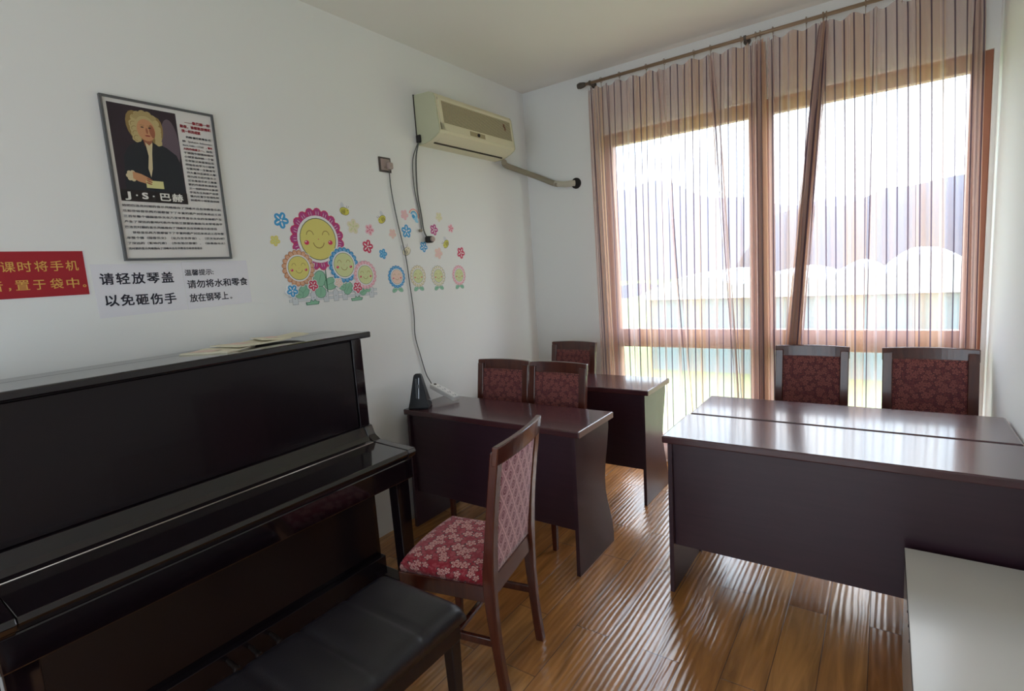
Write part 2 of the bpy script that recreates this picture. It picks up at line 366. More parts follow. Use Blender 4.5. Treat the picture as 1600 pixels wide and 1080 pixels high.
def tag(o, label, cat, group=None):
    o['label'] = label; o['category'] = cat
    if group: o['group'] = group
    return o
def thing(name, label, cat, loc=(0, 0, 0), rot=(0, 0, 0), group=None):
    o = bpy.data.objects.new(name, None); C.objects.link(o); o.location = loc; o.rotation_euler = rot; o.empty_display_size = .1
    return tag(o, label, cat, group)
def struct(name, bm, m, parent=None, **k):
    o = obj(name, bm, m, parent, **k)
    if not parent: o['kind'] = 'structure'
    return o
def copy_tree(o, parent=None):
    c = o.copy(); C.objects.link(c)
    if parent: c.parent = parent
    for ch in [x for x in bpy.data.objects if x.parent == o]: copy_tree(ch, c)
    return c

# ------------------------------------------------------------------ room shell
def shell():
    bm = bmesh.new(); box(bm, XW-.1, XR+.1, YB-.2, YW+.25, -.12, 0); struct('floor', bm, 'floor_boards')
    bm = bmesh.new(); box(bm, XW-.1, XR+.1, YB-.2, YW+.25, ZC, ZC+.12); struct('ceiling', bm, 'ceiling_paint')
    bm = bmesh.new(); box(bm, XW-.1, XW, YB-.2, YW+.25, 0, ZC); struct('wall_left', bm, 'wall_paint')
    bm = bmesh.new(); box(bm, XR, XR+.1, YB-.2, YW+.25, 0, ZC); struct('wall_right', bm, 'wall_paint')
    # window wall round the opening x -1.80..0.442, z 0.12..2.52
    bm = bmesh.new()
    box(bm, XW, -1.80, YW, YW+.2, 0, ZC); box(bm, -1.80, XR, YW, YW+.2, 2.52, ZC); box(bm, -1.80, XR, YW, YW+.2, 0, .12)
    box(bm, .442, XR, YW, YW+.2, .12, 2.52); struct('wall_front', bm, 'wall_paint')
    # unseen rear wall behind the camera, wide opening added to let in fill light
    bm = bmesh.new()
    box(bm, XW, -2.2, YB-.2, YB, 0, ZC); box(bm, -2.2, .2, YB-.2, YB, 2.5, ZC); box(bm, .2, XR, YB-.2, YB, 0, ZC); box(bm, -2.2, .2, YB-.2, YB, 0, .1)
    struct('wall_back', bm, 'wall_paint')
    for nm, x0, x1, z0, z1, y0, y1, muls, rails in (
            ('window_1', -1.80, .442, .12, 2.52, YW+.02, YW+.08, [(-.752, -.612)], [(.895, 1.035)]),
            ('rear_fill_window', -2.2, .2, .1, 2.5, YB-.12, YB-.06, [(-1.04, -.96)], [])):  # unseen second window, added so sky light fills the room from behind
        e = bpy.data.objects.new(nm, None); C.objects.link(e); e['kind'] = 'structure'
        e.location = ((x0+x1)/2, y0, z0)
        off = Vector(e.location)
        def rel(bm): bmesh.ops.translate(bm, verts=bm.verts[:], vec=-off); return bm
        t = .09
        bm = bmesh.new(); box(bm, x0, x0+t, y0, y1, z0, z1, .004); box(bm, x1-t, x1, y0, y1, z0, z1, .004)
        box(bm, x0+t, x1-t, y0+.001, y1, z1-t, z1, .002); box(bm, x0+t, x1-t, y0+.001, y1, z0, z0+t, .002); obj('window_frame', rel(bm), 'window_brown', e)
        for a, b in muls:
            bm = bmesh.new(); box(bm, a, b, y0-.003, y1+.003, z0+.01, z1-.01, .005); obj('mullion', rel(bm), 'window_brown', e)
        for a, b in rails:
            bm = bmesh.new(); box(bm, x0+.05, x1-.05, y0-.001, y1-.002, a, b, .005); obj('cross_rail', rel(bm), 'window_brown', e)
        xs = [x0+t]+[v for ab in muls for v in ab]+[x1-t]; zs = [z0+t]+[v for ab in rails for v in ab]+[z1-t]
        for i in range(0, len(xs), 2):
            for j in range(0, len(zs), 2):
                bm = bmesh.new(); vs = [bm.verts.new(p) for p in ((xs[i], y1-.02, zs[j]), (xs[i+1], y1-.02, zs[j]), (xs[i+1], y1-.02, zs[j+1]), (xs[i], y1-.02, zs[j+1]))]
                bm.faces.new(vs); obj('glass_pane', rel(bm), 'window_glass', e)
shell()

# ------------------------------------------------------------------ outside
def outside():
    bm = bmesh.new(); box(bm, -120, 120, YW+1.5, 200, -3.6, -3.5); struct('ground', bm, 'grass_ground')
    bm = bmesh.new(); rng = random.Random(3)
    prof = []
    for i in range(81):
        x = -90+i*2.25
        h = 6.6+1.3*math.sin(x*.11+1.2)+.7*math.sin(x*.31)+.35*math.sin(x*.9+2)
        k = min(max((-11.5-x)/4.5, 0), 1); h -= 9*k*k*(3-2*k)
        prof.append((x, h))
    rows = []
    for yy, k in ((58, 0), (62, .45), (68, .8), (76, 1), (95, .9)):
        rows.append([bm.verts.new((x, yy+2*math.sin(x*.2), -3.5+(h+3.5)*k*(yy/76 if k == 1 else 1))) for x, h in prof])
    for a, b in zip(rows, rows[1:]):
        for i in range(80): bm.faces.new((a[i], a[i+1], b[i+1], b[i]))
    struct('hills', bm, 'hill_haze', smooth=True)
    bm = bmesh.new(); rows = []
    for yy, k in ((150, 0), (158, .5), (170, .85), (190, 1), (230, .9)):
        rows.append([bm.verts.new((-150+i*3.5, yy, -3.5+(14+19/(1+math.exp(((-150+i*3.5)+34)/16))+2*math.sin(i*.35)+1.2*math.sin(i*.8+1))*k)) for i in range(81)])
    for a, b in zip(rows, rows[1:]):
        for i in range(80): bm.faces.new((a[i], a[i+1], b[i+1], b[i]))
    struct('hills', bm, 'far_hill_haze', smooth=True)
    # long low building under a row of white tent roofs
    t = thing('tent_building', 'long low building with white humped tent roofs seen outside the window', 'building', (0, 24, -3.5))
    bm = bmesh.new(); box(bm, -9, 6, 0, 9, 0, 3.35); obj('wall', bm, 'far_wall', t)
    bm = bmesh.new(); box(bm, -9.1, 6.1, -.15, 0, 3.25, 3.45); obj('eave', bm, 'far_trim', t)
    for i, (cx, w, h) in enumerate(((-6.9, 2.3, 1.0), (-3.4, 2.2, .9), (-.9, 1.35, 1.05), (1.35, 1.7, 1.5), (4.4, 2.0, 1.2))):
        bm = bmesh.new(); g = []
        for a in range(17):
            s = -1+a/8
            g.append([bm.verts.new((cx+w*s, -.3+9.4*b/8, 3.4+h*(.30+.70*math.cos(s*PI/2)**1.3 if abs(s) < 1 else .30)*(.82+.18*math.sin(PI*min(b/8*1.8+.12, .5))))) for b in range(9)])
        for a in range(16):
            for b in range(8): bm.faces.new((g[a][b], g[a+1][b], g[a+1][b+1], g[a][b+1])).smooth = True
        lo = [bm.verts.new((v[0].co.x, v[0].co.y+.02, 3.3)) for v in g]
        for a in range(16): bm.faces.new((lo[a], lo[a+1], g[a+1][0], g[a][0]))
        obj('tent_roof', bm, 'roof_white', t)
outside()

# ------------------------------------------------------------------ curtains
def curtain(name, label, x0, x1, ztop, zbot, y0, gathers, seed, ext=.0):
    X1 = x1; x1 = x1[0]; rng = random.Random(seed); nz = 46; nx = 700; NU = 420
    t = thing(name, label, 'curtain', ((x0+x1)/2, y0, zbot), group=None)
    ph = [rng.uniform(0, 6.28) for _ in range(4)]
    L = None; grid = []
    for j in range(nz+1):
        k = j/nz; z = ztop+(zbot-ztop)*k
        s = 1-(1-k)**1.3
        x1 = X1[0]+(X1[1]-X1[0])*k
        xs = [x0+(x1-x0)*i/nx for i in range(nx+1)]
        dens = []
        for x in xs:
            d = 1.12
            for (xt, xb, wt, wb, e) in gathers:
                c = xt+(xb-xt)*k; w = wt+(wb-wt)*k
                d += e/(w*1.772)*math.exp(-((x-c)/w)**2)
            dens.append(d)
        cum = [0]
        for i in range(nx): cum.append(cum[-1]+.5*(dens[i]+dens[i+1])*(x1-x0)/nx)
        tot = cum[-1]; L = L or tot
        row = []; i = 0
        for q in range(NU+1):
            u = q/NU; target = u*tot
            while i < nx-1 and cum[i+1] < target: i += 1
            f = (target-cum[i])/max(cum[i+1]-cum[i], 1e-9); x = xs[i]+(xs[i+1]-xs[i])*min(max(f, 0), 1)
            U = u*L
            amp = .008+.009*min(1, k*3)
            pin = math.exp(-k*14)
            y = y0+amp*(math.sin(2*PI*U/.135+.9*math.sin(U*5+ph[0])+.35*math.sin(z*1.3+ph[1]))*.8+.35*math.sin(2*PI*U/.061+ph[2]+z*.5))*(1-pin*.5)
            y += .004*math.sin(2*PI*U/.094)*pin
            dn = dens[i]; x += min(.020, max(0, .0055*(dn-2.0)))*math.sin(2*PI*U/.083+ph[3])*(1-.6*pin)
            zz = z - (.012*pin*(1-math.cos(2*PI*U/.135)) if j == 0 else 0)
            row.append((x, y, zz, U))
        grid.append(row)
    bm = bmesh.new(); uvl = bm.loops.layers.uv.new('cloth'); off = Vector(t.location)
    V = [[(bm.verts.new(Vector(p[:3])-off), p[3], p[2]) for p in r] for r in grid]
    for j in range(nz):
        for q in range(NU):
            quad = (V[j][q], V[j][q+1], V[j+1][q+1], V[j+1][q])
            f = bm.faces.new([a[0] for a in quad]); f.smooth = True
            for lp, a in zip(f.loops, quad): lp[uvl].uv = (a[1], a[2])
    obj('sheer_cloth', bm, 'sheer_curtain', t)
    n = max(3, int(L/.135*.62))
    for i in range(n):
        q = int((i+.5)/n*NU); x, y, z, U = grid[0][q]
        bm = bmesh.new(); r = .018
        tube(bm, [(x-off.x+.002*math.sin(a), y0-off.y+r*math.sin(a), ROD_Z-off.z+r*math.cos(a)) for a in [2*PI*k/14 for k in range(15)]], .0022, 6, smooth=False)
        tube(bm, [(x-off.x, y0-off.y, ROD_Z-off.z-r), (x-off.x, y0-off.y+.002, z-off.z-.012)], .0016, 6)
        obj('curtain_ring', bm, 'rod_brown', t)
ROD_Z, ROD_Y = 2.892, 3.80
curtain('sheer_curtain', 'striped sheer curtain hanging over the left half of the window', -1.85, (-.637, -.630), 2.862, .04, ROD_Y,
        [(-1.83, -1.80, .05, .09, .30), (-1.70, -1.60, .012, .02, .06), (-1.312, -1.112, .012, .02, .08), (-.962, -.78, .012, .022, .12), (-.726, -.70, .02, .02, .10), (-.665, -.648, .03, .034, .34)], 1)
curtain('sheer_curtain', 'striped sheer curtain hanging over the right half of the window', -.622, (.378, .43), 2.862, .04, ROD_Y,
        [(-.60, -.59, .02, .018, .12), (-.32, -.55, .016, .042, .60), (-.069, -.11, .012, .012, .05), (.104, .16, .012, .014, .05), (.37, .395, .025, .06, .24)], 2)
def rod():
    t = thing('curtain_rod', 'long brown curtain rod with a ball finial running under the ceiling', 'curtain rod', (-.75, ROD_Y, ROD_Z))
    bm = bmesh.new(); tube(bm, [(-1.12, 0, 0), (1.19, 0, 0)], .011, 14); obj('rod', bm, 'rod_brown', t)
    bm = bmesh.new(); tube(bm, [(-1.185, 0, 0), (-1.18, 0, 0), (-1.16, 0, 0), (-1.13, 0, 0), (-1.115, 0, 0)], [.008, .019, .023, .018, .013], 16, smooth=False)
    obj('finial', bm, 'rod_finial', t)
    for x in (-1.08, .0, 1.1):
        bm = bmesh.new(); box(bm, x-.008, x+.008, .0, YW-ROD_Y, -.006, .006, .002); disc(bm, (x, YW-ROD_Y-.003, 0), .022, .006, 'y'); disc(bm, (x, 0, 0), .016, .014, 'x')
        obj('bracket', bm, 'rod_finial', t)
rod()

# ------------------------------------------------------------------ desks
def side_outline(D):
    pts = [(0, 0), (0, .715)]
    rear = [(.715, D-.02), (.66, D-.022), (.575, D-.045), (.50, D-.07), (.41, D-.09), (.33, D-.088), (.259, D-.07), (.19, D-.045), (.129, D-.025), (.06, D-.012), (0, D-.012)]
    return pts+[(y, z) for z, y in rear]
def make_desk(label, x0, y0, W, D=.40, H=.75):
    t = thing('desk', label, 'desk', (x0, y0, 0), group=None)
    bm = bmesh.new(); box(bm, 0, W, 0, D, H-.034, H, .006); obj('desktop', bm, 'desk_top_wood', t)
    for s in (0, 1):
        a = .025 if s == 0 else W-.045
        bm = bmesh.new(); prism(bm, [(y+.004-(.02 if y == 0 and z == 0 else 0), z) for y, z in side_outline(D)], 'x', a, a+.02, .0015); obj('side_panel', bm, 'desk_wood', t)
    bm = bmesh.new(); box(bm, .045, W-.045, .018, .036, .225, H-.034, .001); obj('modesty_panel', bm, 'desk_wood', t)
    bm = bmesh.new(); box(bm, .045, W-.045, .10, D-.09, .56, .575, .001); obj('under_shelf', bm, 'desk_wood', t)
    for s in (0, 1):
        x = -.0006 if s == 0 else W-.0014
        bm = bmesh.new(); box(bm, x, x+.002, .004, D-.004, H-.0315, H-.0025, .0005); obj('edge_strip', bm, 'edge_trim', t)
    return t
make_desk('dark mahogany desk in front at right, behind the white cabinet', -.825, 2.285, 1.27)
make_desk('dark mahogany desk directly behind the front right desk, touching the right wall side', -.815, 2.70, 1.262)
make_desk('dark mahogany desk against left wall carrying the metronome and power strip', -2.41, 2.185, 1.213)
make_desk('dark mahogany desk in the far left corner beside the curtain', -2.40, 3.09, 1.208)

# ------------------------------------------------------------------ chairs (local: sitter faces -y, origin on the floor under the seat)
def make_chair(label, back_mat, seat_mat, group=None):
    t = thing('upholstered_chair', label, 'chair', group=group)
    W = .40; hw = W/2
    def yb(z):   # sweep of the rear posts
        return .200+.030*((z-.45)/.45)**2*(1 if z < .45 else 0)-.028+(.0 if z < .45 else .068*((z-.45)/.52)**1.25)+(.0)
    zs = [0, .08, .2, .32, .42, .5, .6, .7, .8, .9, .945]
    def xb(z, s): return s*(hw-.018-.0055*min(max((z-.42)/.08, 0), 1)-(.012*(1-z/.45) if z < .45 else 0))
    for s in (-1, 1):
        bm = bmesh.new(); sec = []
        for z in zs:
            w = .0165+.006*min(max((z-.42)/.08, 0), 1); d = .016+.007*math.exp(-((z-.45)/.14)**2)
            x = xb(z, s); y = yb(z)
            sec.append([(x-w, y-d, z), (x+w, y-d, z), (x+w, y+d, z), (x-w, y+d, z)])
        sweep(bm, sec); obj('back_post', bm, 'chair_wood', t, bev=.004)
    # curved crest rail
    bm = bmesh.new(); sec = []
    for i in range(17):
        u = -1+i/8; x = u*(hw+.002); y0 = yb(.94)+.02*(1-u*u)
        zt = .972-.005*u*u; zb = .898+.004*(1-u*u)
        sec.append([(x, y0-.013, zb), (x, y0+.013-.004, zb), (x, y0+.020, zt), (x, y0-.004, zt)])
    sweep(bm, sec); obj('crest_rail', bm, 'chair_wood', t, bev=.004)
    bm = bmesh.new(); box(bm, -hw+.03, hw-.03, yb(.46)-.012, yb(.46)+.012, .40, .475, .003); obj('rear_rail', bm, 'chair_wood', t)
    # padded back, fabric on both faces
    bm = bmesh.new(); cols = 14; rowsn = 14; F = []; B = []
    for j in range(rowsn+1):
        z = .477+(.908-.477)*j/rowsn; fr = []; bk = []
        for i in range(cols+1):
            u = -1+2*i/cols; x = u*(hw-.036); pad = (1-abs(u)**4)*(1-abs(2*j/rowsn-1)**4)
            y = yb(z)+.014*(1-u*u)*(j/rowsn)
            fr.append(bm.verts.new((x, y-.010-.012*pad, z))); bk.append(bm.verts.new((x, y+.009+.006*pad, z)))
        F.append(fr); B.append(bk)
    for j in range(rowsn):
        for i in range(cols):
            bm.faces.new((F[j][i], F[j][i+1], F[j+1][i+1], F[j+1][i])).smooth = True
            bm.faces.new((B[j][i+1], B[j][i], B[j+1][i], B[j+1][i+1])).smooth = True
    for j in range(rowsn):
        bm.faces.new((F[j][0], F[j+1][0], B[j+1][0], B[j][0])); bm.faces.new((F[j+1][cols], F[j][cols], B[j][cols], B[j+1][cols]))
    for i in range(cols):
        bm.faces.new((F[0][i+1], F[0][i], B[0][i], B[0][i+1])); bm.faces.new((F[rowsn][i], F[rowsn][i+1], B[rowsn][i+1], B[rowsn][i]))
    obj('back_cushion', bm, back_mat, t)
    # seat frame with a bowed apron
    def outline(k, g=0):
        pts = []
        for i in range(13): u = -1+i/6; pts.append((u*(hw-.004+g)*1.02, -.205-g-.018*(1-u*u)))
        pts += [(hw*.955+g, .17), (-hw*.955-g, .17)]
        return pts
    bm = bmesh.new(); prism(bm, outline(0), 'z', .385, .445, .002); obj('seat_frame', bm, 'chair_wood', t)
    bm = bmesh.new(); o0 = outline(0, -.006); n = len(o0); cx = 0; cy = -.02
    lv = [(.445, 1.0), (.462, 1.012), (.478, .995), (.490, .95), (.498, .85), (.503, .6), (.505, .3)]
    R = [[bm.verts.new((cx+(p[0]-cx)*s, cy+(p[1]-cy)*s, z)) for p in o0] for z, s in lv]
    for a, b in zip(R, R[1:]):
        for i in range(n): bm.faces.new((a[i], a[(i+1) % n], b[(i+1) % n], b[i]))
    bm.faces.new(R[-1]); bm.faces.new(R[0][::-1])
    obj('seat_cushion', bm, seat_mat, t, smooth=True)
    for s in (-1, 1):
        bm = bmesh.new(); sec = []
        for z, w in ((0, .0125), (.2, .016), (.40, .020)):
            x = s*(hw-.028); y = -.178-.010*(1-z/.4); sec.append([(x-w, y-w, z), (x+w, y-w, z), (x+w, y+w, z), (x-w, y+w, z)])
        sweep(bm, sec); obj('front_leg', bm, 'chair_wood', t, bev=.003)
    for s in (-1, 1):
        bm = bmesh.new(); box(bm, s*(hw-.028)-.008, s*(hw-.028)+.008, -.17, yb(.22), .205, .235, .003); obj('side_stretcher', bm, 'chair_wood', t)
    bm = bmesh.new(); box(bm, -hw+.03, hw-.03, .0, .018, .21, .23, .003); obj('cross_stretcher', bm, 'chair_wood', t)
    return t
ch = make_chair('chair pulled out in the foreground, pink lattice back and red leaf seat', 'pink_lattice_fabric', 'red_leaf_fabric')
ch.location = (-1.325, 1.484, 0); ch.rotation_euler.z = math.radians(-79)
base = make_chair('maroon damask chair behind metronome desk, nearer the left wall', 'maroon_damask_fabric', 'maroon_damask_fabric', 'maroon chairs tucked behind the desks')
base.location = (-2.045, 2.535, 0); base.rotation_euler.z = math.radians(2)
for x, y, rz, sx, lab in ((-1.635, 2.525, 0, 1, 'maroon damask chair behind metronome desk, at its open right end'),
                          (-1.97, 3.355, 0, .95, 'maroon damask chair behind the far corner desk beside the curtain'),
                          (-.36, 3.40, 0, .98, 'maroon damask chair in front of the window, left of the two behind right desks'),
                          (.205, 3.40, 0, 1.05, 'maroon damask chair in front of window by the right wall')):
    c = copy_tree(base); c.location = (x, y, 0); c.rotation_euler.z = math.radians(rz); c.scale = (sx, 1, 1); c['label'] = lab

# ------------------------------------------------------------------ piano
def piano():
    t = thing('upright_piano', 'black glossy upright piano standing against the left wall', 'piano', (XW+.015, .22, 0))
    ox = XW+.015; oy = .22
    def X(x): return x-ox
    L = 1.465   # body length
    bm = bmesh.new(); box(bm, X(-2.325), X(-2.075), -.03, L+.035, 1.268, 1.298, .006); obj('top_lid', bm, 'piano_black', t)
    bm = bmesh.new(); box(bm, 0, X(-2.331), -.03, L+.035, 1.268, 1.297, .005); obj('rear_lid', bm, 'piano_black', t)
    bm = bmesh.new(); box(bm, 0, X(-2.13), -.0, L, .05, 1.268, .004); obj('case', bm, 'piano_black', t)
    # end posts and upper panel
    for a in (0, L-.055):
        bm = bmesh.new(); box(bm, X(-2.13), X(-2.112), a, a+.055, .76, 1.268, .003); obj('end_post', bm, 'piano_black', t)
    bm = bmesh.new(); box(bm, X(-2.132), X(-2.118), .06, L-.06, .83, 1.26, .003); obj('upper_panel', bm, 'piano_panel', t)
    # cheeks and keybed
    bm = bmesh.new(); box(bm, X(-2.13), X(-1.83), 0, L, .60, .70, .006); obj('keybed', bm, 'piano_black', t)
    for a in (0, L-.045):
        bm = bmesh.new()
        pr = [(X(-2.13), .60), (X(-1.835), .60), (X(-1.83), .70), (X(-1.805), .715), (X(-1.795), .735), (X(-1.803), .752), (X(-2.04), .763), (X(-2.075), .785), (X(-2.095), .83), (X(-2.13), .84)]
        prism(bm, pr, 'y', a, a+.045, .003); obj('cheek', bm, 'piano_black', t)
    # closed keyboard cover: near-flat lid, then a curved riser up to the panel
    bm = bmesh.new()
    pr = [(X(-2.035), .738), (X(-1.808), .722), (X(-1.797), .735), (X(-1.806), .750), (X(-2.035), .760)]
    prism(bm, pr, 'y', .047, L-.047, .002); obj('keyboard_lid', bm, 'piano_black', t)
    bm = bmesh.new()
    pr = [(X(-2.041), .70), (X(-2.041), .761), (X(-2.062), .768), (X(-2.080), .785), (X(-2.092), .808), (X(-2.102), .828), (X(-2.13), .83), (X(-2.13), .70)]
    prism(bm, pr, 'y', .047, L-.047, .001); obj('fallboard_curve', bm, 'piano_black', t)
    bm = bmesh.new(); tube(bm, [(X(-2.038), .05, .761), (X(-2.038), L-.05, .761)], .0022, 8); obj('piano_hinge', bm, 'hinge_metal', t)
    bm = bmesh.new(); box(bm, X(-1.86), X(-1.835), .047, L-.047, .66, .722, .004); obj('key_slip', bm, 'piano_satin', t)
    # lower panel and trim
    bm = bmesh.new(); box(bm, X(-2.13), X(-2.112), .03, L-.03, .16, .575, .003); obj('lower_panel', bm, 'piano_satin', t)
    bm = bmesh.new(); box(bm, X(-2.13), X(-2.095), 0, L, .02, .13, .004); obj('toe_rail', bm, 'piano_satin', t)
    bm = bmesh.new(); disc(bm, (X(-2.109), .82, .50), .008, .006, 'x'); obj('panel_latch', bm, 'hinge_metal', t)
    for a in (.0, L-.09):
        bm = bmesh.new(); pr = [(a+.012, .08), (a+.078, .08), (a+.084, .60), (a+.006, .60)]
        prism(bm, pr, 'x', X(-1.92), X(-1.86), .004); obj('leg', bm, 'piano_black', t)
        bm = bmesh.new(); box(bm, X(-2.12), X(-1.84), a+.008, a+.082, .02, .08, .008); obj('toe_block', bm, 'piano_black', t)
        bm = bmesh.new(); disc(bm, (X(-1.88), a+.045, .018), .018, .022, 'y'); obj('castor', bm, 'hinge_metal', t)
    for k in range(3):
        bm = bmesh.new(); y = L/2-.09+k*.09
        tube(bm, [(X(-2.10), y, .10), (X(-2.05), y, .095), (X(-2.02), y, .085)], [.008, .010, .014], 10); obj('pedal', bm, 'dark_metal', t)
piano()

def bench():
    x0, x1, y0, y1 = -1.492, -1.10, .28, 1.182
    t = thing('piano_bench', 'black leather piano bench with stitched padded top beside the piano', 'bench', ((x0+x1)/2, y0, 0))
    cx = (x0+x1)/2
    bm = bmesh.new(); nx, ny = 20, 60; G = []; W = x1-x0; Ln = y1-y0
    for j in range(ny+1):
        r = []
        for i in range(nx+1):
            u = i/nx; v = j/ny; ex = min(u, 1-u)*W; ey = min(v, 1-v)*Ln; e = min(ex, ey)
            z = .487-.026*math.exp(-ex/.012)-.026*math.exp(-ey/.012)
            seam = (v*5) % 1; sd = min(seam, 1-seam)*Ln/5
            if .02 < v < .98: z -= .006*math.exp(-(sd/.008)**2)
            z += .003*math.sin(u*PI)*abs(math.sin(v*5*PI))
            r.append(bm.verts.new((x0+u*W-cx, v*Ln, z)))
        G.append(r)
    for j in range(ny):
        for i in range(nx): bm.faces.new((G[j][i], G[j][i+1], G[j+1][i+1], G[j+1][i]))
    edge = [G[0][i] for i in range(nx+1)]+[G[j][nx] for j in range(1, ny+1)]+[G[ny][i] for i in range(nx-1, -1, -1)]+[G[j][0] for j in range(ny-1, 0, -1)]
    low = [bm.verts.new((v.co.x, v.co.y, .425)) for v in edge]
    for i in range(len(edge)): k = (i+1) % len(edge); bm.faces.new((edge[k], edge[i], low[i], low[k]))
    bm.faces.new(low); bmesh.ops.recalc_face_normals(bm, faces=bm.faces[:])
    obj('padded_top', bm, 'leather_black', t, smooth=True)
    bm = bmesh.new(); box(bm, x0+.015-cx, x1-.015-cx, .015, Ln-.015, .36, .425, .004); obj('apron', bm, 'piano_satin', t)
    for sx in (x0+.018, x1-.06):
        for sy in (.018, Ln-.06):
            bm = bmesh.new(); sec = []
            for z, w in ((0, .015), (.36, .021)):
                X0 = sx-cx+.021; Y0 = sy+.021; sec.append([(X0-w, Y0-w, z), (X0+w, Y0-w, z), (X0+w, Y0+w, z), (X0-w, Y0+w, z)])
            sweep(bm, sec); obj('leg', bm, 'piano_satin', t, bev=.003)
bench()

# booklets on the piano lid
def booklet(label, x, y, z, w, h, th, rz, curl=0):
    t = thing('sheet_music', label, 'booklet', (x, y, z), (0, 0, rz), 'old music booklets on the piano lid')
    bm = bmesh.new(); n = 12
    def zz(u, s): return s*th+curl*abs(2*u-1)**3+.0015*math.sin(u*9+x*30)*(1 if s else 0)
    T = [[bm.verts.new((w*(v-.5), h*(u-.5), zz(u, 1))) for v in (0, 1)] for u in [i/n for i in range(n+1)]]
    B = [[bm.verts.new((w*(v-.5), h*(u-.5), zz(u, 0))) for v in (0, 1)] for u in [i/n for i in range(n+1)]]
    for i in range(n):
        bm.faces.new((T[i][0], T[i][1], T[i+1][1], T[i+1][0])); bm.faces.new((B[i][1], B[i][0], B[i+1][0], B[i+1][1]))
        bm.faces.new((T[i][1], B[i][1], B[i+1][1], T[i+1][1])); bm.faces.new((B[i][0], T[i][0], T[i+1][0], B[i+1][0]))
    bm.faces.new((T[0][0], B[0][0], B[0][1], T[0][1])); bm.faces.new((T[n][1], B[n][1], B[n][0], T[n][0]))
    obj('cover', bm, 'cream_paper', t)
    bm = bmesh.new(); box(bm, -w*.4, w*.1, -h*.38, -h*.05, th+.0018, th+.0022); obj('printed_block', bm, 's_peach', t)
booklet('cream booklet at the left end of the papers on the piano lid', -2.27, 1.08, 1.2985, .21, .19, .004, .5)
booklet('cream booklet lying in the middle of the papers on the piano lid', -2.30, 1.24, 1.3045, .20, .26, .004, .12, .004)
booklet('cream booklet at the right end of the papers on the piano lid', -2.31, 1.38, 1.311, .17, .21, .003, -.2, .006)

# ------------------------------------------------------------------ white cabinet in the foreground
def cabinet():
    x0, x1, y0, y1, H = .076, .445, 1.25, 2.262, .45
    t = thing('low_cabinet', 'low white laminate cabinet standing against front of the right desk', 'cabinet', (x0, y0, 0))
    W = x1-x0; D = y1-y0
    bm = bmesh.new(); box(bm, 0, W, 0, D, H-.018, H, .0015); obj('top_panel', bm, 'laminate_white', t)
    bm = bmesh.new(); box(bm, .002, .02, .002, D-.002, 0, H-.018, .001); box(bm, W-.02, W-.002, .002, D-.002, 0, H-.018, .001); box(bm, .02, W-.02, D-.02, D-.004, 0, H-.018); box(bm, .02, W-.02, .02, D-.02, .06, .078)
    obj('carcass', bm, 'laminate_white', t)
    bm = bmesh.new(); box(bm, -.0012, .0008, .0, D, H-.0185, H-.0008); obj('edge_band', bm, 'laminate_edge', t)
    for i in range(2):
        a = .004+i*(W-.004)/2
        bm = bmesh.new(); box(bm, a, a+(W-.012)/2, -.016, .0, .01, H-.022, .002); d = obj('door', bm, 'laminate_white', t)
        bm = bmesh.new(); hx = a+(W-.012)/2-.03 if i == 0 else a+.03
        tube(bm, [(hx, -.017, .26), (hx, -.035, .265), (hx, -.035, .345), (hx, -.017, .35)], .004, 8); obj('handle', bm, 'silver', d)
    for k in range(3):
        bm = bmesh.new(); disc(bm, (-.0018, .46+k*.075, H-.010), .004, .0016, 'x'); obj('screw_cap', bm, 'hole_dark', t)
cabinet()

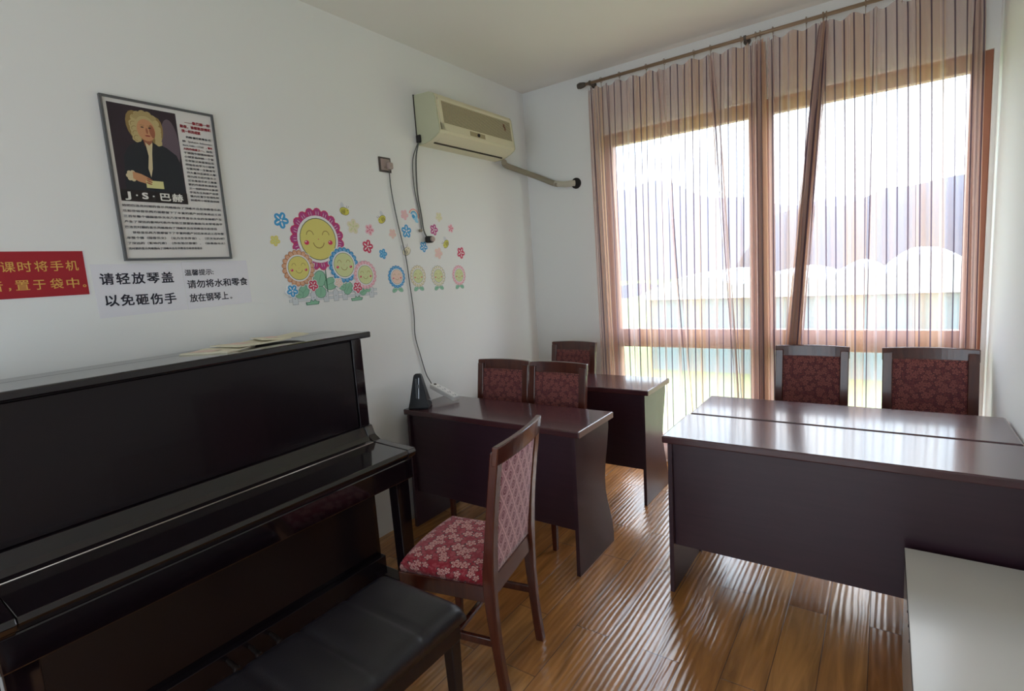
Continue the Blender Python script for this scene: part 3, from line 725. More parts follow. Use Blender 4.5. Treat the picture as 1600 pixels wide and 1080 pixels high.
# ------------------------------------------------------------------ air conditioner
def aircon():
    y0, y1 = 2.585, 3.42
    t = thing('air_conditioner', 'yellowed wall mounted air conditioner high on the left wall', 'air conditioner', (XW, y0, 2.385))
    L = y1-y0
    pr = [(.0, .0), (.06, .0), (.11, .010), (.155, .028), (.185, .045), (.197, .062), (.1866, .15), (.176, .262), (.165, .285), (.13, .300), (.0, .308)]
    bm = bmesh.new(); prism(bm, pr, 'y', .012, L-.012); obj('casing', bm, 'ac_cream', t, bev=.002)
    for a in (0, L-.013):
        bm = bmesh.new(); prism(bm, pr, 'y', a, a+.013); obj('end_cap', bm, 'ac_side', t, bev=.003)
    # front face between (.197,.062) and (.176,.262)
    d = Vector((-.021, 0, .200)).normalized(); nrm = Vector((.2, 0, .021)).normalized()
    P = lambda s, off: Vector((.197, 0, .062))+d*s+nrm*off
    def fbox(bm, s0, s1, ya, yb, o0, o1):
        q = [P(s0, o0), P(s1, o0), P(s1, o1), P(s0, o1)]
        prism(bm, [(p.x, p.z) for p in q], 'y', ya, yb)
    bm = bmesh.new(); fbox(bm, .0, .197, .02, .05, -.002, .006); fbox(bm, .0, .197, L-.035, L-.02, -.002, .006); fbox(bm, .183, .2, .02, L-.02, -.002, .007); fbox(bm, .0, .045, .02, L-.02, -.002, .006)
    g = obj('front_bezel', bm, 'ac_cream', t, bev=.001)
    bm = bmesh.new(); fbox(bm, .045, .183, .05, L-.035, .0003, .001); obj('grille_backing', bm, 'ac_slot', t)
    bm = bmesh.new()
    for k in range(17): s = .047+k*.0081; fbox(bm, s, s+.0042, .05, L-.035, .001, .0026)
    obj('grille_slats', bm, 'ac_slat', t)
    bm = bmesh.new(); fbox(bm, .006, .036, .30, .46, .006, .009); obj('receiver_panel', bm, 'ac_badge', t, bev=.002)
    bm = bmesh.new(); disc(bm, (.207, .385, .083), .011, .006, 'x'); obj('receiver_eye', bm, 'hole_dark', t)
    bm = bmesh.new(); fbox(bm, .135, .158, L-.128, L-.112, .005, .0058); fbox(bm, .112, .138, L-.118, L-.104, .005, .0058); obj('badge', bm, 'ac_stain', t)
    bm = bmesh.new(); prism(bm, [(.108, .0085), (.112, .0075), (.190, .0465), (.187, .0505)], 'y', .06, L-.05); obj('air_flap', bm, 'ac_cream', t, bev=.001)
    bm = bmesh.new(); box(bm, .094, .106, .05, L-.05, .001, .0105, .001); obj('outlet_slot', bm, 'ac_slot', t)
    bm = bmesh.new(); box(bm, .0, .004, -.006, L, .03, .31); obj('mounting_plate', bm, 'hole_dark', t)
    bm = bmesh.new(); box(bm, .004, .04, -.016, .0, .01, .06, .006); obj('cord_grommet', bm, 'black_rubber', t)
    R = lambda y, z, x=.012: (x, y-y0, z-2.385)
    bm = bmesh.new(); tube(bm, [R(2.575, 2.40, .02), R(2.547, 2.29), R(2.533, 2.09), R(2.55, 1.949), R(2.56, 1.848), R(2.586, 1.80)], .0045, 8); obj('power_cord', bm, 'grey_cord', t)
    bm = bmesh.new(); tube(bm, [R(2.572, 2.39, .012), R(2.52, 2.28, .008), R(2.512, 2.12, .008), R(2.536, 1.97, .008), R(2.545, 1.86, .008), R(2.532, 1.845, .008)], .003, 8); obj('earth_wire', bm, 'grey_cord', t)
    bm = bmesh.new(); disc(bm, R(2.532, 1.844, .01), .009, .02, 'x'); obj('wire_clip', bm, 'pipe_tape', t)
    bm = bmesh.new(); box(bm, .006, .05, 2.565-y0, 2.612-y0, 1.765-2.385, 1.808-2.385, .010); p = obj('plug', bm, 'hole_dark', t)
    bm = bmesh.new(); disc(bm, R(2.59, 1.787, .056), .016, .014, 'x'); obj('plug_face', bm, 'socket_face', p)
aircon()
def pipe():
    t = thing('refrigerant_pipe', 'taped grey pipe running from the air conditioner to a wall hole', 'pipe', (-2.39, 3.40, 2.37))
    W = lambda p: (p[0]+2.39, p[1]-3.40, p[2]-2.37)
    bm = bmesh.new(); tube(bm, [W(p) for p in ((-2.385, 3.41, 2.368), (-2.43, 3.50, 2.362), (-2.435, 3.65, 2.35), (-2.425, 3.76, 2.335), (-2.36, 3.825, 2.30), (-2.23, 3.84, 2.235), (-2.17, 3.84, 2.212))], .022, 14); obj('wrapped_pipe', bm, 'pipe_tape', t)
    bm = bmesh.new(); tube(bm, [W(p) for p in ((-2.20, 3.842, 2.222), (-2.12, 3.842, 2.205), (-2.055, 3.842, 2.202), (-2.03, 3.86, 2.202))], .023, 14); obj('bare_section', bm, 'pipe_end', t)
    bm = bmesh.new(); disc(bm, W((-2.02, YW-.005, 2.20)), .042, .008, 'y'); obj('wall_sleeve', bm, 'hole_dark', t)
pipe()

# ------------------------------------------------------------------ wall socket and power strip
def wall_socket():
    t = thing('wall_socket', 'square socket with dark frame high on left wall with cord plugged in', 'socket', (XW, 2.286, 2.228))
    bm = bmesh.new(); box(bm, 0, .008, -.046, .046, -.044, .044, .003); obj('frame', bm, 'socket_frame', t)
    bm = bmesh.new(); box(bm, .006, .011, -.035, .035, -.033, .033, .003); obj('faceplate', bm, 'socket_face', t)
    for s in (-1, 1):
        bm = bmesh.new(); box(bm, .0105, .0117, s*.008-.0015, s*.008+.0015, -.022, -.012); obj('slot', bm, 'hole_dark', t)
wall_socket()
def strip():
    A = Vector((-2.43, 2.478, .836)); B = Vector((-2.20, 2.447, .774)); d = (B-A); L = d.length
    t = thing('power_strip', 'white power strip leaning on the metronome desk, cord up the wall', 'power strip', A)
    t.rotation_euler = d.to_track_quat('X', 'Z').to_euler()
    bm = bmesh.new(); box(bm, 0, L, -.026, .026, -.016, .016, .006); body = obj('body', bm, 'white_plastic', t)
    for k in range(4):
        bm = bmesh.new(); x = .065+k*.05
        for s in (-1, 1): box(bm, x-.006, x+.006, s*.008-.002, s*.008+.002, .0158, .0166)
        box(bm, x+.010, x+.014, -.004, .004, .0158, .0166); obj('outlet', bm, 'socket_grey', body)
    bm = bmesh.new(); box(bm, .018, .034, -.008, .008, .015, .020, .002); obj('switch', bm, 'black_rubber', body)
    inv = (Matrix.Translation(A) @ t.rotation_euler.to_matrix().to_4x4()).inverted()
    pts = [(2.31, 2.205), (2.313, 2.072), (2.341, 1.881), (2.38, 1.685), (2.392, 1.524), (2.405, 1.319), (2.398, 1.176), (2.428, 1.045), (2.462, .92)]
    P = [Vector((XW+.010, y, z)) for y, z in pts]+[Vector((XW+.025, 2.475, .87)), Vector((-2.43, 2.478, .838))]
    bm = bmesh.new(); tube(bm, [inv @ p for p in P], .0032, 8); obj('cord', bm, 'grey_cord', t)
    bm = bmesh.new(); q = bmesh.new(); box(q, XW+.011, XW+.040, 2.290, 2.322, 2.200, 2.240, .008); merge(bm, q, inv); obj('plug', bm, 'socket_face', t)
strip()
def metronome():
    t = thing('metronome', 'black pyramid metronome on the left desk corner by the wall', 'metronome', (-2.335, 2.262, .75), (0, 0, math.radians(33)))
    def ring(z, w, d): return [(-w, -d, z), (w, -d, z), (w, d, z), (-w, d, z)]
    bm = bmesh.new(); sweep(bm, [ring(0, .062, .058), ring(.012, .062, .058), ring(.03, .058, .054), ring(.05, .053, .049), ring(.19, .026, .023), ring(.205, .022, .019), ring(.212, .014, .012)])
    obj('case', bm, 'black_plastic', t, bev=.004)
    sl = (.049-.023)/.14
    def F(u, z, o=.0): return (u, -(.049-(z-.05)*sl)-o, z)
    def face_bar(bm, u0, z0, u1, z1, w, o0, o1):
        du, dz = u1-u0, z1-z0; Ln = math.hypot(du, dz); nx, nz = -dz/Ln*w, du/Ln*w
        q = [(u0+nx, z0+nz), (u1+nx, z1+nz), (u1-nx, z1-nz), (u0-nx, z0-nz)]
        a = [bm.verts.new(F(*p, o0)) for p in q]; b = [bm.verts.new(F(*p, o1)) for p in q]
        bm.faces.new(b); bm.faces.new(a[::-1])
        for i in range(4): k = (i+1) % 4; bm.faces.new((a[i], a[k], b[k], b[i]))
    bm = bmesh.new(); face_bar(bm, -.008, .068, -.008, .185, .005, .0005, .002)
    obj('tempo_scale', bm, 'frame_grey', t)
    bm = bmesh.new()
    for k in range(14): z = .072+k*.008; face_bar(bm, -.012, z, -.004, z, .0009, .002, .0026)
    obj('scale_marks', bm, 'hole_dark', t)
    bm = bmesh.new(); face_bar(bm, .004, .066, .010, .19, .0016, .001, .004); obj('pendulum', bm, 'silver', t)
    bm = bmesh.new(); face_bar(bm, .006, .13, .0075, .15, .007, .002, .008); obj('pendulum_weight', bm, 'frame_grey', t)
    bm = bmesh.new(); tube(bm, [(.052, 0, .045), (.068, 0, .045)], .004, 8); box(bm, .066, .070, -.012, .012, .038, .052, .002); obj('winding_key', bm, 'silver', t)
metronome()

# ------------------------------------------------------------------ flat things on the left wall: local x runs along +y of the room, local z out of the wall
WALLROT = (PI/2, 0, PI/2)
def flat(name, shapes, parent=None, z0=.0008, dz=.00022, thick=True):
    """stack of flat coloured outlines, each a thin raised layer; shapes = [(points, material)]"""
    bm = bmesh.new(); mats = []
    for i, (pts, m) in enumerate(shapes):
        if m not in mats: mats.append(m)
        z = z0+i*dz
        vs = [bm.verts.new((p[0], p[1], z)) for p in pts]
        f = bm.faces.new(vs); f.material_index = mats.index(m)
        if f.normal.z < 0 or sum(vs[k].co.x*vs[(k+1) % len(vs)].co.y-vs[(k+1) % len(vs)].co.x*vs[k].co.y for k in range(len(vs))) < 0: f.normal_flip()
        if i == 0:
            lo = [bm.verts.new((p[0], p[1], 0)) for p in pts]
            for k in range(len(vs)):
                j = (k+1) % len(vs); g = bm.faces.new((vs[k], vs[j], lo[j], lo[k])); g.material_index = f.material_index
    return obj(name, bm, mats, parent)
def ell(cx, cy, rx, ry=None, n=28, a0=0, a1=2*PI):
    ry = rx if ry is None else ry
    return [(cx+rx*math.cos(a0+(a1-a0)*k/n), cy+ry*math.sin(a0+(a1-a0)*k/n)) for k in range(n)]
def rell(cx, cy, rx, ry, ang, n=16):
    c, s = math.cos(ang), math.sin(ang)
    return [(cx+c*p[0]-s*p[1], cy+s*p[0]+c*p[1]) for p in ell(0, 0, rx, ry, n)]
def scal(cx, cy, r, n, depth, ph=0, res=10):
    out = []
    for k in range(n*res):
        a = 2*PI*k/(n*res); out.append((cx+(r*(1-depth+depth*abs(math.sin(n*(a-ph)/2))**.6))*math.cos(a), cy+(r*(1-depth+depth*abs(math.sin(n*(a-ph)/2))**.6))*math.sin(a)))
    return out
def arc(cx, cy, r, a0, a1, w, n=10, ry=None):
    ry = r if ry is None else ry
    o = [(cx+(r+w)*math.cos(a0+(a1-a0)*k/n), cy+(ry+w)*math.sin(a0+(a1-a0)*k/n)) for k in range(n+1)]
    i = [(cx+(r-w)*math.cos(a0+(a1-a0)*k/n), cy+(ry-w)*math.sin(a0+(a1-a0)*k/n)) for k in range(n, -1, -1)]
    return o+i
def rect(x0, x1, y0, y1): return [(x0, y0), (x1, y0), (x1, y1), (x0, y1)]
def text(name, s, x, y, size, mat, parent, bold=0, z=.0012, sx=1, align='LEFT', spacing=1, label=None):
    cu = bpy.data.curves.new('txt', 'FONT'); cu.body = s; cu.size = size; cu.offset = bold; cu.align_x = align; cu.space_character = spacing; cu.extrude = .0002; cu.resolution_u = 3
    o = bpy.data.objects.new('txt', cu); C.objects.link(o); bpy.context.view_layer.update()
    me = bpy.data.meshes.new_from_object(o.evaluated_get(bpy.context.evaluated_depsgraph_get()))
    bpy.data.objects.remove(o)
    for v in me.vertices: v.co.x = v.co.x*sx+x; v.co.y += y; v.co.z += z
    return me
def lettering(name, rows, mat, parent, fit=None):
    """rows = (string, x0, x1 or None, baseline, size, bold): each row is fitted between x0 and x1"""
    bm = bmesh.new()
    for (s, x0, x1, y, size, bold) in rows:
        me = text('t', s, 0, 0, size, mat, None, 0)
        xs = [v.co.x for v in me.vertices]
        if x1 is not None:
            k = (x1-x0)/(max(xs)-min(xs)); m0 = min(xs)
            for v in me.vertices: v.co.x = (v.co.x-m0)*k
        for v in me.vertices: v.co.x += x0; v.co.y += y
        if bold:
            for k, (dx, dy) in enumerate(((-bold, -bold), (bold, -bold), (-bold, bold), (bold, bold))):
                m2 = me.copy()
                for v in m2.vertices: v.co.x += dx; v.co.y += dy; v.co.z += .00002*(k+1)
                bm.from_mesh(m2); bpy.data.meshes.remove(m2)
        bm.from_mesh(me); bpy.data.meshes.remove(me)
    return obj(name, bm, mat, parent)

def wallthing(name, label, cat, y, z, rot=0, group=None, off=.0):
    t = thing(name, label, cat, (XW+off, y, z), group=group)
    t.rotation_euler = (Matrix.Rotation(PI/2, 4, 'Z') @ Matrix.Rotation(PI/2, 4, 'X') @ Matrix.Rotation(rot, 4, 'Z')).to_euler()
    return t

def poster():
    t = wallthing('poster', 'framed composer poster with dark portrait and columns of small print', 'poster', .865, 1.688)
    W, H = .424, .634
    bm = bmesh.new(); b = .009
    for a in (rect(0, W, 0, b), rect(0, W, H-b, H), rect(0, b, b, H-b), rect(W-b, W, b, H-b)):
        box(bm, a[0][0], a[1][0], a[0][1], a[2][1], 0, .016, .001)
    obj('frame', bm, 'frame_grey', t)
    bm = bmesh.new(); box(bm, b-.001, W-b+.001, b-.001, H-b+.001, .002, .009); obj('sheet', bm, 'poster_sheet', t)
    Z = .0094
    px0, px1, py0, py1 = .022, .268, .235, .610
    p = []
    p.append((rect(px0, px1, py0, py1), 'p_bg'))
    p.append((ell(.232, .475, .034, .105), 'p_bg2'))
    # a plain old-fashioned sitter: dark coat, pale wig, hand resting on a book
    p.append(([(.045, .30), (.055, .41), (.075, .45), (.115, .478), (.165, .482), (.215, .462), (.250, .435), (.262, .40), (.266, .29), (.266, .278), (.045, .278)], 'p_coat'))
    p.append((rell(.112, .535, .034, .058, .12), 'p_hair2')); p.append((rell(.184, .525, .026, .056, -.1), 'p_hair2'))
    p.append((scal(.146, .545, .054, 13, .10), 'p_hair'))
    for k in range(5): p.append((arc(.146, .545, .034+.004*k, .5, 2.7, .0008), 'p_hair2'))
    for k in range(4): p.append((scal(.104+.002*k, .540-.018*k, .017, 6, .15, k), 'p_hair')); p.append((scal(.190-.001*k, .532-.018*k, .014, 6, .15, k), 'p_hair')); p.append((arc(.104+.002*k, .540-.018*k, .010, 1, 5, .001), 'p_hair2'))
    p.append(([(.128, .50), (.166, .50), (.162, .462), (.148, .44), (.134, .462)], 'p_skin2'))
    p.append((ell(.147, .522, .033, .043), 'p_skin'))
    p.append((rell(.168, .520, .010, .026, .1), 'p_skin2'))
    for q in (.134, .160): p.append((ell(q, .532, .006, .0024, 10), 'p_dark')); p.append((rect(q-.008, q+.008, .5385, .5405), 'p_hair2'))
    p.append((rell(.149, .519, .004, .012, .05, 10), 'p_skin2')); p.append((ell(.150, .500, .010, .003, 12), 'p_lip'))
    p.append(([(.136, .474), (.150, .462), (.163, .476), (.156, .43), (.150, .37), (.140, .335), (.134, .37), (.142, .42)], 'p_lace'))
    p.append((scal(.072, .335, .022, 7, .2), 'p_lace'))
    p.append(([(.075, .352), (.105, .345), (.135, .330), (.142, .318), (.120, .308), (.092, .315), (.074, .325)], 'p_skin'))
    p.append((rect(.118, .182, .292, .322), 'p_sheet'))
    for k in range(3): p.append((rell(.133-.002*k, .326-.008*k, .012, .0035, -.35, 8), 'p_skin2'))
    p.append((rect(px0, px1, py0, py0+.045), 'p_dark'))
    q = flat('portrait', p, t, z0=.0003, dz=.00006); q.location = (0, 0, Z-.0006)
    for it_ in [('J', .036, .054, .247, .034, .0012), ('·', .074, .079, .247, .034, .001), ('S', .096, .116, .247, .034, .0012), ('·', .134, .139, .247, .034, .001), ('巴', .162, .200, .246, .034, .0009), ('赫', .207, .248, .246, .034, .0009)]: q = lettering('portrait_caption', [it_], 'ink_white', t); q.location.z = .0125
    red = [('——像巴赫一样', .300, .405, .577, .0135, .0004), ('勤奋，谁都能获得和', .280, .405, .558, .0135, .0004), ('我一样的成就', .284, .360, .539, .0135, .0004),
           ('最伟', .384, .402, .482, .0095, .0003), ('大的作曲家之一，', .281, .366, .4665, .0095, .0003)]
    q = lettering('red_print', red, 'ink_red', t); q.location.z = .0090
    col = ['　约翰·塞巴斯蒂安·巴', '赫（Johann Sebastian', 'Bach,1685—1750），']
    rows = [('约翰·塞巴斯蒂安·巴', .298, .402, .5165, .0095, .0002), ('赫（Johann Sebastian', .281, .402, .4985, .0088, .0001), ('Bach,1685—1750），', .281, .378, .482, .0088, .0001), ('出生', .376, .402, .4665, .0095, .0002)]
    body = '于德国中部图林根州小城爱森纳赫一个音乐世家父亲是宫廷乐师他自幼学习小提琴与管风琴一生勤奋写作大量作品被后人尊称为西方近代音乐之父也是音乐史上最重要的作曲家和演奏家之一他的创作以复调手法为主构思严密感情内在富于哲理性和逻辑性'
    i = 0
    for k in range(13):
        s = body[i:i+9]; i = (i+9) % (len(body)-9); rows.append((s, .281, .402, .450-.0166*k, .0098, .00008))
    wide = '他把巴洛克时期的音乐风格推向了顶峰并且在宗教音乐和世俗音乐两方面都留下了丰富的遗产对后来将近三百年整个德国音乐文化乃至世界音乐文化的发展都产生了深远的影响代表作有勃兰登堡协奏曲马太受难曲平均律钢琴曲集无伴奏大提琴组曲赋格的艺术等等'
    i = 0
    for k in range(9):
        y = .214-.0212*k; s = wide[i:i+25]; i = (i+23) % (len(wide)-25)
        x0 = .020+(.022 if k == 5 else 0); x1 = {4: .375, 8: .300}.get(k, .402)
        if k in (6, 7): s = s[:4]+'（'+s[4:8]+'）（'+s[8:14]+'）、（'+s[14:19]+'）'
        rows.append((s, x0, x1, y, .0104, .00008))
    q = lettering('black_print', rows, 'ink_black', t); q.location.z = .0090
poster()

def paper_sign():
    t = wallthing('red_sign', 'red sign with gold Chinese lettering at the left edge of the photo', 'sign', .305, 1.566)
    bm = bmesh.new(); box(bm, 0, .430, 0, .162, 0, .002); obj('board', bm, 'red_sign', t)
    bm = bmesh.new(); box(bm, .430, .436, -.002, .164, 0, .0012); obj('white_margin', bm, 'paper', t)
    w = .0445
    rows = []
    for i, ch_ in enumerate('上课时将手机'):
        x = .150+i*w; rows.append((ch_, x, x+.037, .094, .040, .0002))
    for i, ch_ in enumerate('静音'):
        x = .110+i*w; rows.append((ch_, x, x+.037, .030, .040, .0002))
    rows.append(('，', .205, .211, .030, .030, .0004))
    for i, ch_ in enumerate('置于袋中'):
        x = .224+i*.0475; rows.append((ch_, x, x+(.037 if ch_ != '于' else .034), .030, .040, .0002))
    rows.append(('。', .414, .424, .030, .030, .0004))
    for R_ in ([x for x in rows if x[3] > .06], [x for x in rows if x[3] < .06]): q = lettering('gold_lettering', R_, 'gold_ink', t); q.location.z = .0012
    t = wallthing('paper_notice', 'white paper notice with two rows of large black Chinese characters', 'notice', .755, 1.470)
    bm = bmesh.new(); prism(bm, [(0, 0), (.318, .006), (.318, .205), (-.004, .208)], 'z', 0, .0010); obj('sheet', bm, 'paper', t)
    rows = [(c, .020+i*.0535, .020+i*.0535+.045, .132-.001*i, .048, .0009) for i, c in enumerate('请轻放琴盖')]
    rows += [(c, .026+i*.0520, .026+i*.0520+.044, .048-.002*i, .048, .0009) for i, c in enumerate('以免砸伤手')]
    for R_ in (rows[:5], rows[5:]): q = lettering('lettering', R_, 'ink_black', t); q.location.z = .0002
    t = wallthing('paper_notice', 'white paper notice with three rows of smaller black characters below poster corner', 'notice', 1.076, 1.474)
    bm = bmesh.new(); prism(bm, [(0, 0), (.286, .008), (.284, .206), (-.002, .204)], 'z', 0, .0011); obj('sheet', bm, 'paper', t)
    rows = [('温馨提示:', .006, .126, .148, .028, .0004)]
    rows += [('请勿将水和零食', .010, .276, .094, .038, .0006), ('放在钢琴上', .012, .178, .034, .038, .0006), ('。', .186, .194, .034, .024, .0004)]
    for R_ in (rows[:1], rows[1:2], rows[2:]): q = lettering('lettering', R_, 'ink_black', t); q.location.z = .0002
paper_sign()

# stickers
def face(cx, cy, r, line, cheek, mouth='smile'):
    s = []
    for q in (-1, 1): s.append((arc(cx+q*r*.44, cy+r*.18, r*.19, .1, PI-.1, r*.018, ry=r*.22), line))
    s.append((arc(cx, cy-r*.12, r*.30, PI+.15, 2*PI-.15, r*.022, ry=r*.30), line))
    for q in (-1, 1): s.append((ell(cx+q*r*.66, cy-r*.16, r*.13, r*.11, 12), cheek)); s.append((ell(cx+q*r*.66-r*.04, cy-r*.12, r*.04, r*.03, 8), 's_white'))
    s.append((ell(cx, cy-.0*r, r*.035, r*.02, 8), cheek))
    return s
def sunflower(parent, cx, cy, R, rf, n, petal, pline, fcol, lvl, line='s_smile', cheek='s_cheek', name='sunflower'):
    z0 = lvl
    s = [(scal(cx, cy, R*1.05, n, .12), 's_white')]
    for k in range(n):
        a = 2*PI*(k+.5)/n; d = R*.80; s.append((rell(cx+d*math.cos(a), cy+d*math.sin(a), R*.215, R*.165*20/max(n, 16), a, 12), pline)) 
        s.append((rell(cx+d*math.cos(a), cy+d*math.sin(a), R*.19, R*.14*20/max(n, 16), a, 12), petal))
    for k in range(n):
        a = 2*PI*(k+.5)/n
        for q in (-.05, .05): s.append((rell(cx+R*.84*math.cos(a+q), cy+R*.84*math.sin(a+q), R*.07, R*.008, a, 6), 's_white'))
    o = flat(name, s, parent, z0, .00002)
    rr = rf*1.13
    s2 = [(ell(cx, cy, rr), 's_white'), (ell(cx, cy, rf*1.01), 's_line'), (ell(cx, cy, rf*.975), fcol)]+face(cx, cy, rf, line, cheek)
    q = flat('face', s2, o, z0+.0022, .00006)
    return o
def leaf(cx, cy, rx, ry, ang): return [(rell(cx, cy, rx*1.07, ry*1.07, ang), 's_greend'), (rell(cx, cy, rx, ry, ang), 's_green'), (rell(cx, cy, rx*.8, .0008, ang, 6), 's_greend')]
def flower(cx, cy, r, col, inner='s_white', n=5, ph=.3, back='s_white', bs=1.22):
    s = [(scal(cx, cy, r*bs, n, .30, ph), back), (scal(cx, cy, r, n, .45, ph), col)]
    for k in range(n):
        a = ph+2*PI*(k+.5)/n; s.append((rell(cx+r*.5*math.cos(a), cy+r*.5*math.sin(a), r*.28, r*.10, a, 8), inner))
    s.append((ell(cx, cy, r*.14, r*.14, 10), inner))
    return s
def big_sticker():
    t = wallthing('wall_sticker', 'large smiling sunflower group wall sticker with white picket fence', 'sticker', 1.80, 1.60)
    c = lambda y, z: (y-1.80, z-1.60)
    P = [c(*q) for q in [(1.552, 1.50), (1.56, 1.462), (1.62, 1.462), (1.64, 1.440), (1.74, 1.440), (1.77, 1.456), (1.92, 1.452), (1.94, 1.434), (2.02, 1.436), (2.04, 1.455), (2.13, 1.452), (2.135, 1.478), (2.09, 1.52), (2.05, 1.60), (1.95, 1.70), (1.86, 1.72), (1.65, 1.70), (1.60, 1.60), (1.56, 1.56)]]
    flat('white_backing', [(P, 's_white')], t, .0006)
    s = []
    for yy in (1.470, 1.494): s.append((rect(c(1.556, 0)[0], c(2.13, 0)[0], c(0, yy)[1]-.008, c(0, yy)[1]+.006), 's_greyline')); s.append((rect(c(1.557, 0)[0], c(2.129, 0)[0], c(0, yy)[1]-.0072, c(0, yy)[1]+.0052), 's_fence'))
    for y in (1.59, 1.70, 1.775, 1.839, 1.898, 1.985, 2.088):
        x, z = c(y, 1.478); o_ = [(x-.016, z-.030), (x+.016, z-.030), (x+.018, z+.022), (x, z+.042), (x-.018, z+.022)]
        s.append((o_, 's_greyline')); s.append(([(x+(a-x)*.92, z+(b-z)*.95) for a, b in o_], 's_fence')); s.append((ell(x, z, .0025, .0025, 8), 's_greyline'))
    flat('picket_fence', s, t, .0009, .00004)
    s = []
    for (y, z, a, b, g) in ((1.747, 1.572, .044, .036, 1.2), (1.815, 1.545, .042, .032, .3), (1.745, 1.503, .030, .032, 1.4), (1.645, 1.512, .034, .028, .8), (1.615, 1.500, .024, .020, -.4), (1.925, 1.512, .036, .028, 1.0), (1.885, 1.525, .026, .02, -.6), (2.03, 1.487, .026, .020, .5), (2.062, 1.495, .02, .014, 0)):
        s += leaf(*c(y, z), a, b, g)
    s.append((rect(c(1.786, 0)[0], c(1.792, 0)[0], c(0, 1.50)[1], c(0, 1.63)[1]), 's_greend'))
    flat('leaves', s, t, .0013, .00003)
    s = []
    for y, z in ((1.688, 1.452), (1.977, 1.450)):
        x, w = c(y, z); s.append(([(x-.036, w-.012), (x+.036, w-.012), (x+.044, w+.004), (x+.024, w+.006), (x+.018, w+.018), (x+.006, w+.006), (x-.006, w+.016), (x-.014, w+.004), (x-.040, w+.004)], 's_greend'))
        s.append(([(x-.033, w-.010), (x+.033, w-.010), (x+.038, w+.002), (x+.022, w+.004), (x+.017, w+.013), (x+.006, w+.003), (x-.006, w+.012), (x-.014, w+.001), (x-.034, w+.002)], 's_green'))
    flat('grass_tufts', s, t, .0019, .00003)
    sunflower(t, *c(1.766, 1.782), .163, .110, 19, 's_magenta', 's_red', 's_yellow', .0016)
    sunflower(t, *c(1.628, 1.634), .093, .061, 20, 's_tan', 's_tanline', 's_yellow', .0046)
    sunflower(t, *c(1.910, 1.642), .098, .067, 20, 's_blue', 's_bluedark', 's_palegreen', .0048)
    sunflower(t, *c(2.050, 1.581), .081, .054, 20, 's_pinkl', 's_pink', 's_palegreen', .0078)
    for y, z, r, col in ((1.699, 1.541, .030, 's_red'), (1.861, 1.547, .026, 's_peach'), (1.576, 1.521, .032, 's_blue'), (1.986, 1.513, .032, 's_red')):
        flat('small_flower', flower(*c(y, z), r, col, bs=1.1), t, .0085, .00003)
big_sticker()
def small_sunflower(label, y, z, petal, pline, fcol):
    t = wallthing('wall_sticker', label, 'sticker', y, z, group='small potted sunflower stickers')
    s = [(rect(-.045, .045, -.105, -.045), 's_white')]+leaf(-.022, -.078, .024, .014, .5)+leaf(.022, -.078, .024, .014, -.5)
    flat('leaves', s, t, .0006, .00005)
    sunflower(t, 0, 0, .070, .045, 18, petal, pline, fcol, .0012)
small_sunflower('small blue petalled sunflower sticker beside the hanging cord', 2.297, 1.558, 's_blue', 's_bluedark', 's_peach')
small_sunflower('small cream sunflower sticker next to the blue petalled one', 2.481, 1.554, 's_cream', 's_smile', 's_palegreen')
small_sunflower('small cream sunflower sticker next to the pink petalled one', 2.672, 1.547, 's_cream', 's_greyline', 's_palegreen')
small_sunflower('small pink petalled sunflower sticker, last in the row', 2.886, 1.542, 's_pinkl', 's_red', 's_palegreen')
def decal(label, y, z, shapes, rot=0, group=None, name='flower_sticker'):
    o = flat(name, shapes, None, .0006, .00008)
    o.location = (XW, y, z); o.rotation_euler = (Matrix.Rotation(PI/2, 4, 'Z') @ Matrix.Rotation(PI/2, 4, 'X') @ Matrix.Rotation(rot, 4, 'Z')).to_euler()
    return tag(o, label, 'sticker', group)
G = 'small flower stickers on the left wall'
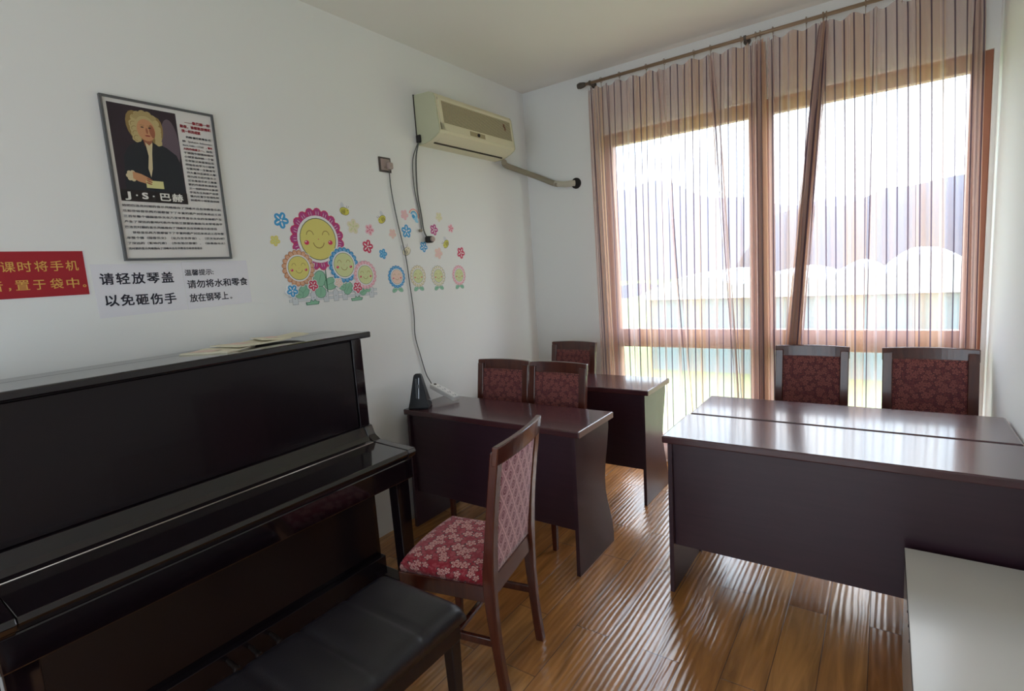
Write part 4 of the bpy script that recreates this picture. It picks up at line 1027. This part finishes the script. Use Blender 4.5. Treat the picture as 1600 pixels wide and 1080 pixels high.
for lab, y, z, r, col, inn, rot in (
        ('bright blue flower sticker left of the big magenta sunflower', 1.565, 1.874, .042, 's_blue', 's_white', .2),
        ('pale yellow flower sticker below the bright blue flower', 1.519, 1.773, .028, 's_yellow', 's_palegreen', .1),
        ('large cream flower sticker right of the big sunflower below a bee', 2.006, 1.856, .044, 's_cream', 's_palegreen', .5),
        ('pale pink flower sticker just above the red pink flower', 2.121, 1.841, .034, 's_pinkl', 's_pink', .2),
        ('red pink flower sticker right of the blue petalled sunflower group', 2.095, 1.744, .040, 's_red', 's_white', .35),
        ('pale pink flower sticker touching the long hanging cord', 2.298, 1.821, .031, 's_peach', 's_pinkl', 0),
        ('small blue flower sticker above the small blue sunflower', 2.206, 1.700, .032, 's_blue', 's_bluel', .3),
        ('pale pink flower sticker touching the rainbow sticker', 2.412, 1.940, .033, 's_pinkl', 's_peach', .2),
        ('blue flower sticker below the rainbow, between the two cords', 2.416, 1.838, .043, 's_blue', 's_white', .6),
        ('magenta flower sticker right of the air conditioner plug', 2.669, 1.854, .038, 's_magenta', 's_white', .3),
        ('cream flower sticker above the magenta flower', 2.728, 1.940, .034, 's_cream', 's_palegreen', 0),
        ('small pink flower sticker right of the magenta flower, topmost at far right', 2.840, 1.867, .030, 's_pinkl', 's_red', .4),
        ('blue flower sticker directly under the air conditioner plug', 2.557, 1.742, .036, 's_blue', 's_white', .1),
        ('pale peach flower sticker below left of the rightmost bee', 2.694, 1.698, .040, 's_peach', 's_pinkl', .25),
        ('deep red flower sticker, rightmost of all the stickers', 2.927, 1.699, .042, 's_red', 's_white', .15)):
    decal(lab, y, z, flower(0, 0, r, col, inn), rot, G)
def bee(label, y, z, k, flip, rot, pale=False):
    f = -1 if flip else 1; Y = 's_bee' if not pale else 's_cream'
    R_ = lambda pts: [(f*p[0]*k, p[1]*k) for p in pts]
    s = [(R_(rell(0, 0, .042, .034, .0)), 's_white'), (R_(rell(-.026, .024, .022, .014, .9)), 's_white'), (R_(rell(-.010, .028, .02, .012, 1.4)), 's_fence'),
         (R_(rell(0, -.002, .032, .022, -.3)), 's_dark'), (R_(rell(0, -.002, .030, .020, -.3)), Y)]
    for q in (-.018, -.008, .002): s.append((R_(rell(q, -.004, .0022, .016, -.25, 10)), 's_dark'))
    s.append((R_(ell(.018, -.002, .014, .014, 14)), Y)); s.append((R_(ell(.021, .001, .0025, .003, 8)), 's_dark')); s.append((R_(rell(.030, .018, .010, .001, .8, 6)), 's_dark')); s.append((R_(rell(.020, .020, .010, .001, 1.2, 6)), 's_dark'))
    decal(label, y, z, s, rot, 'bee stickers on the left wall', 'bee_sticker')
bee('yellow bee sticker above the cream flower, leftmost bee', 1.956, 1.940, 1.0, False, .1)
bee('yellow bee sticker left of the long hanging cord', 2.224, 1.906, 1.0, True, .3)
bee('yellow bee sticker between the peach and deep red flowers', 2.777, 1.762, 1.05, True, .5)
bee('pale cream bee sticker above the gap between blue and cream sunflowers', 2.400, 1.715, 1.15, False, .7, True)
def rainbow():
    s = [(ell(0, -.004, .050, .044), 's_white')]
    for r, c_ in ((.042, 's_rainb'), (.035, 's_cream'), (.028, 's_blue'), (.020, 's_bluel')): s.append((arc(0, -.01, r, .0, PI*.98, .0036), c_))
    s += [(ell(.012, -.020, .024, .014), 's_bluel'), (ell(.030, -.034, .016, .010), 's_bluel'), (ell(-.004, -.014, .014, .012), 's_blue')]
    decal('rainbow and cloud sticker behind the air conditioner cord', 2.497, 1.946, s, -.35, None, 'rainbow_sticker')
rainbow()
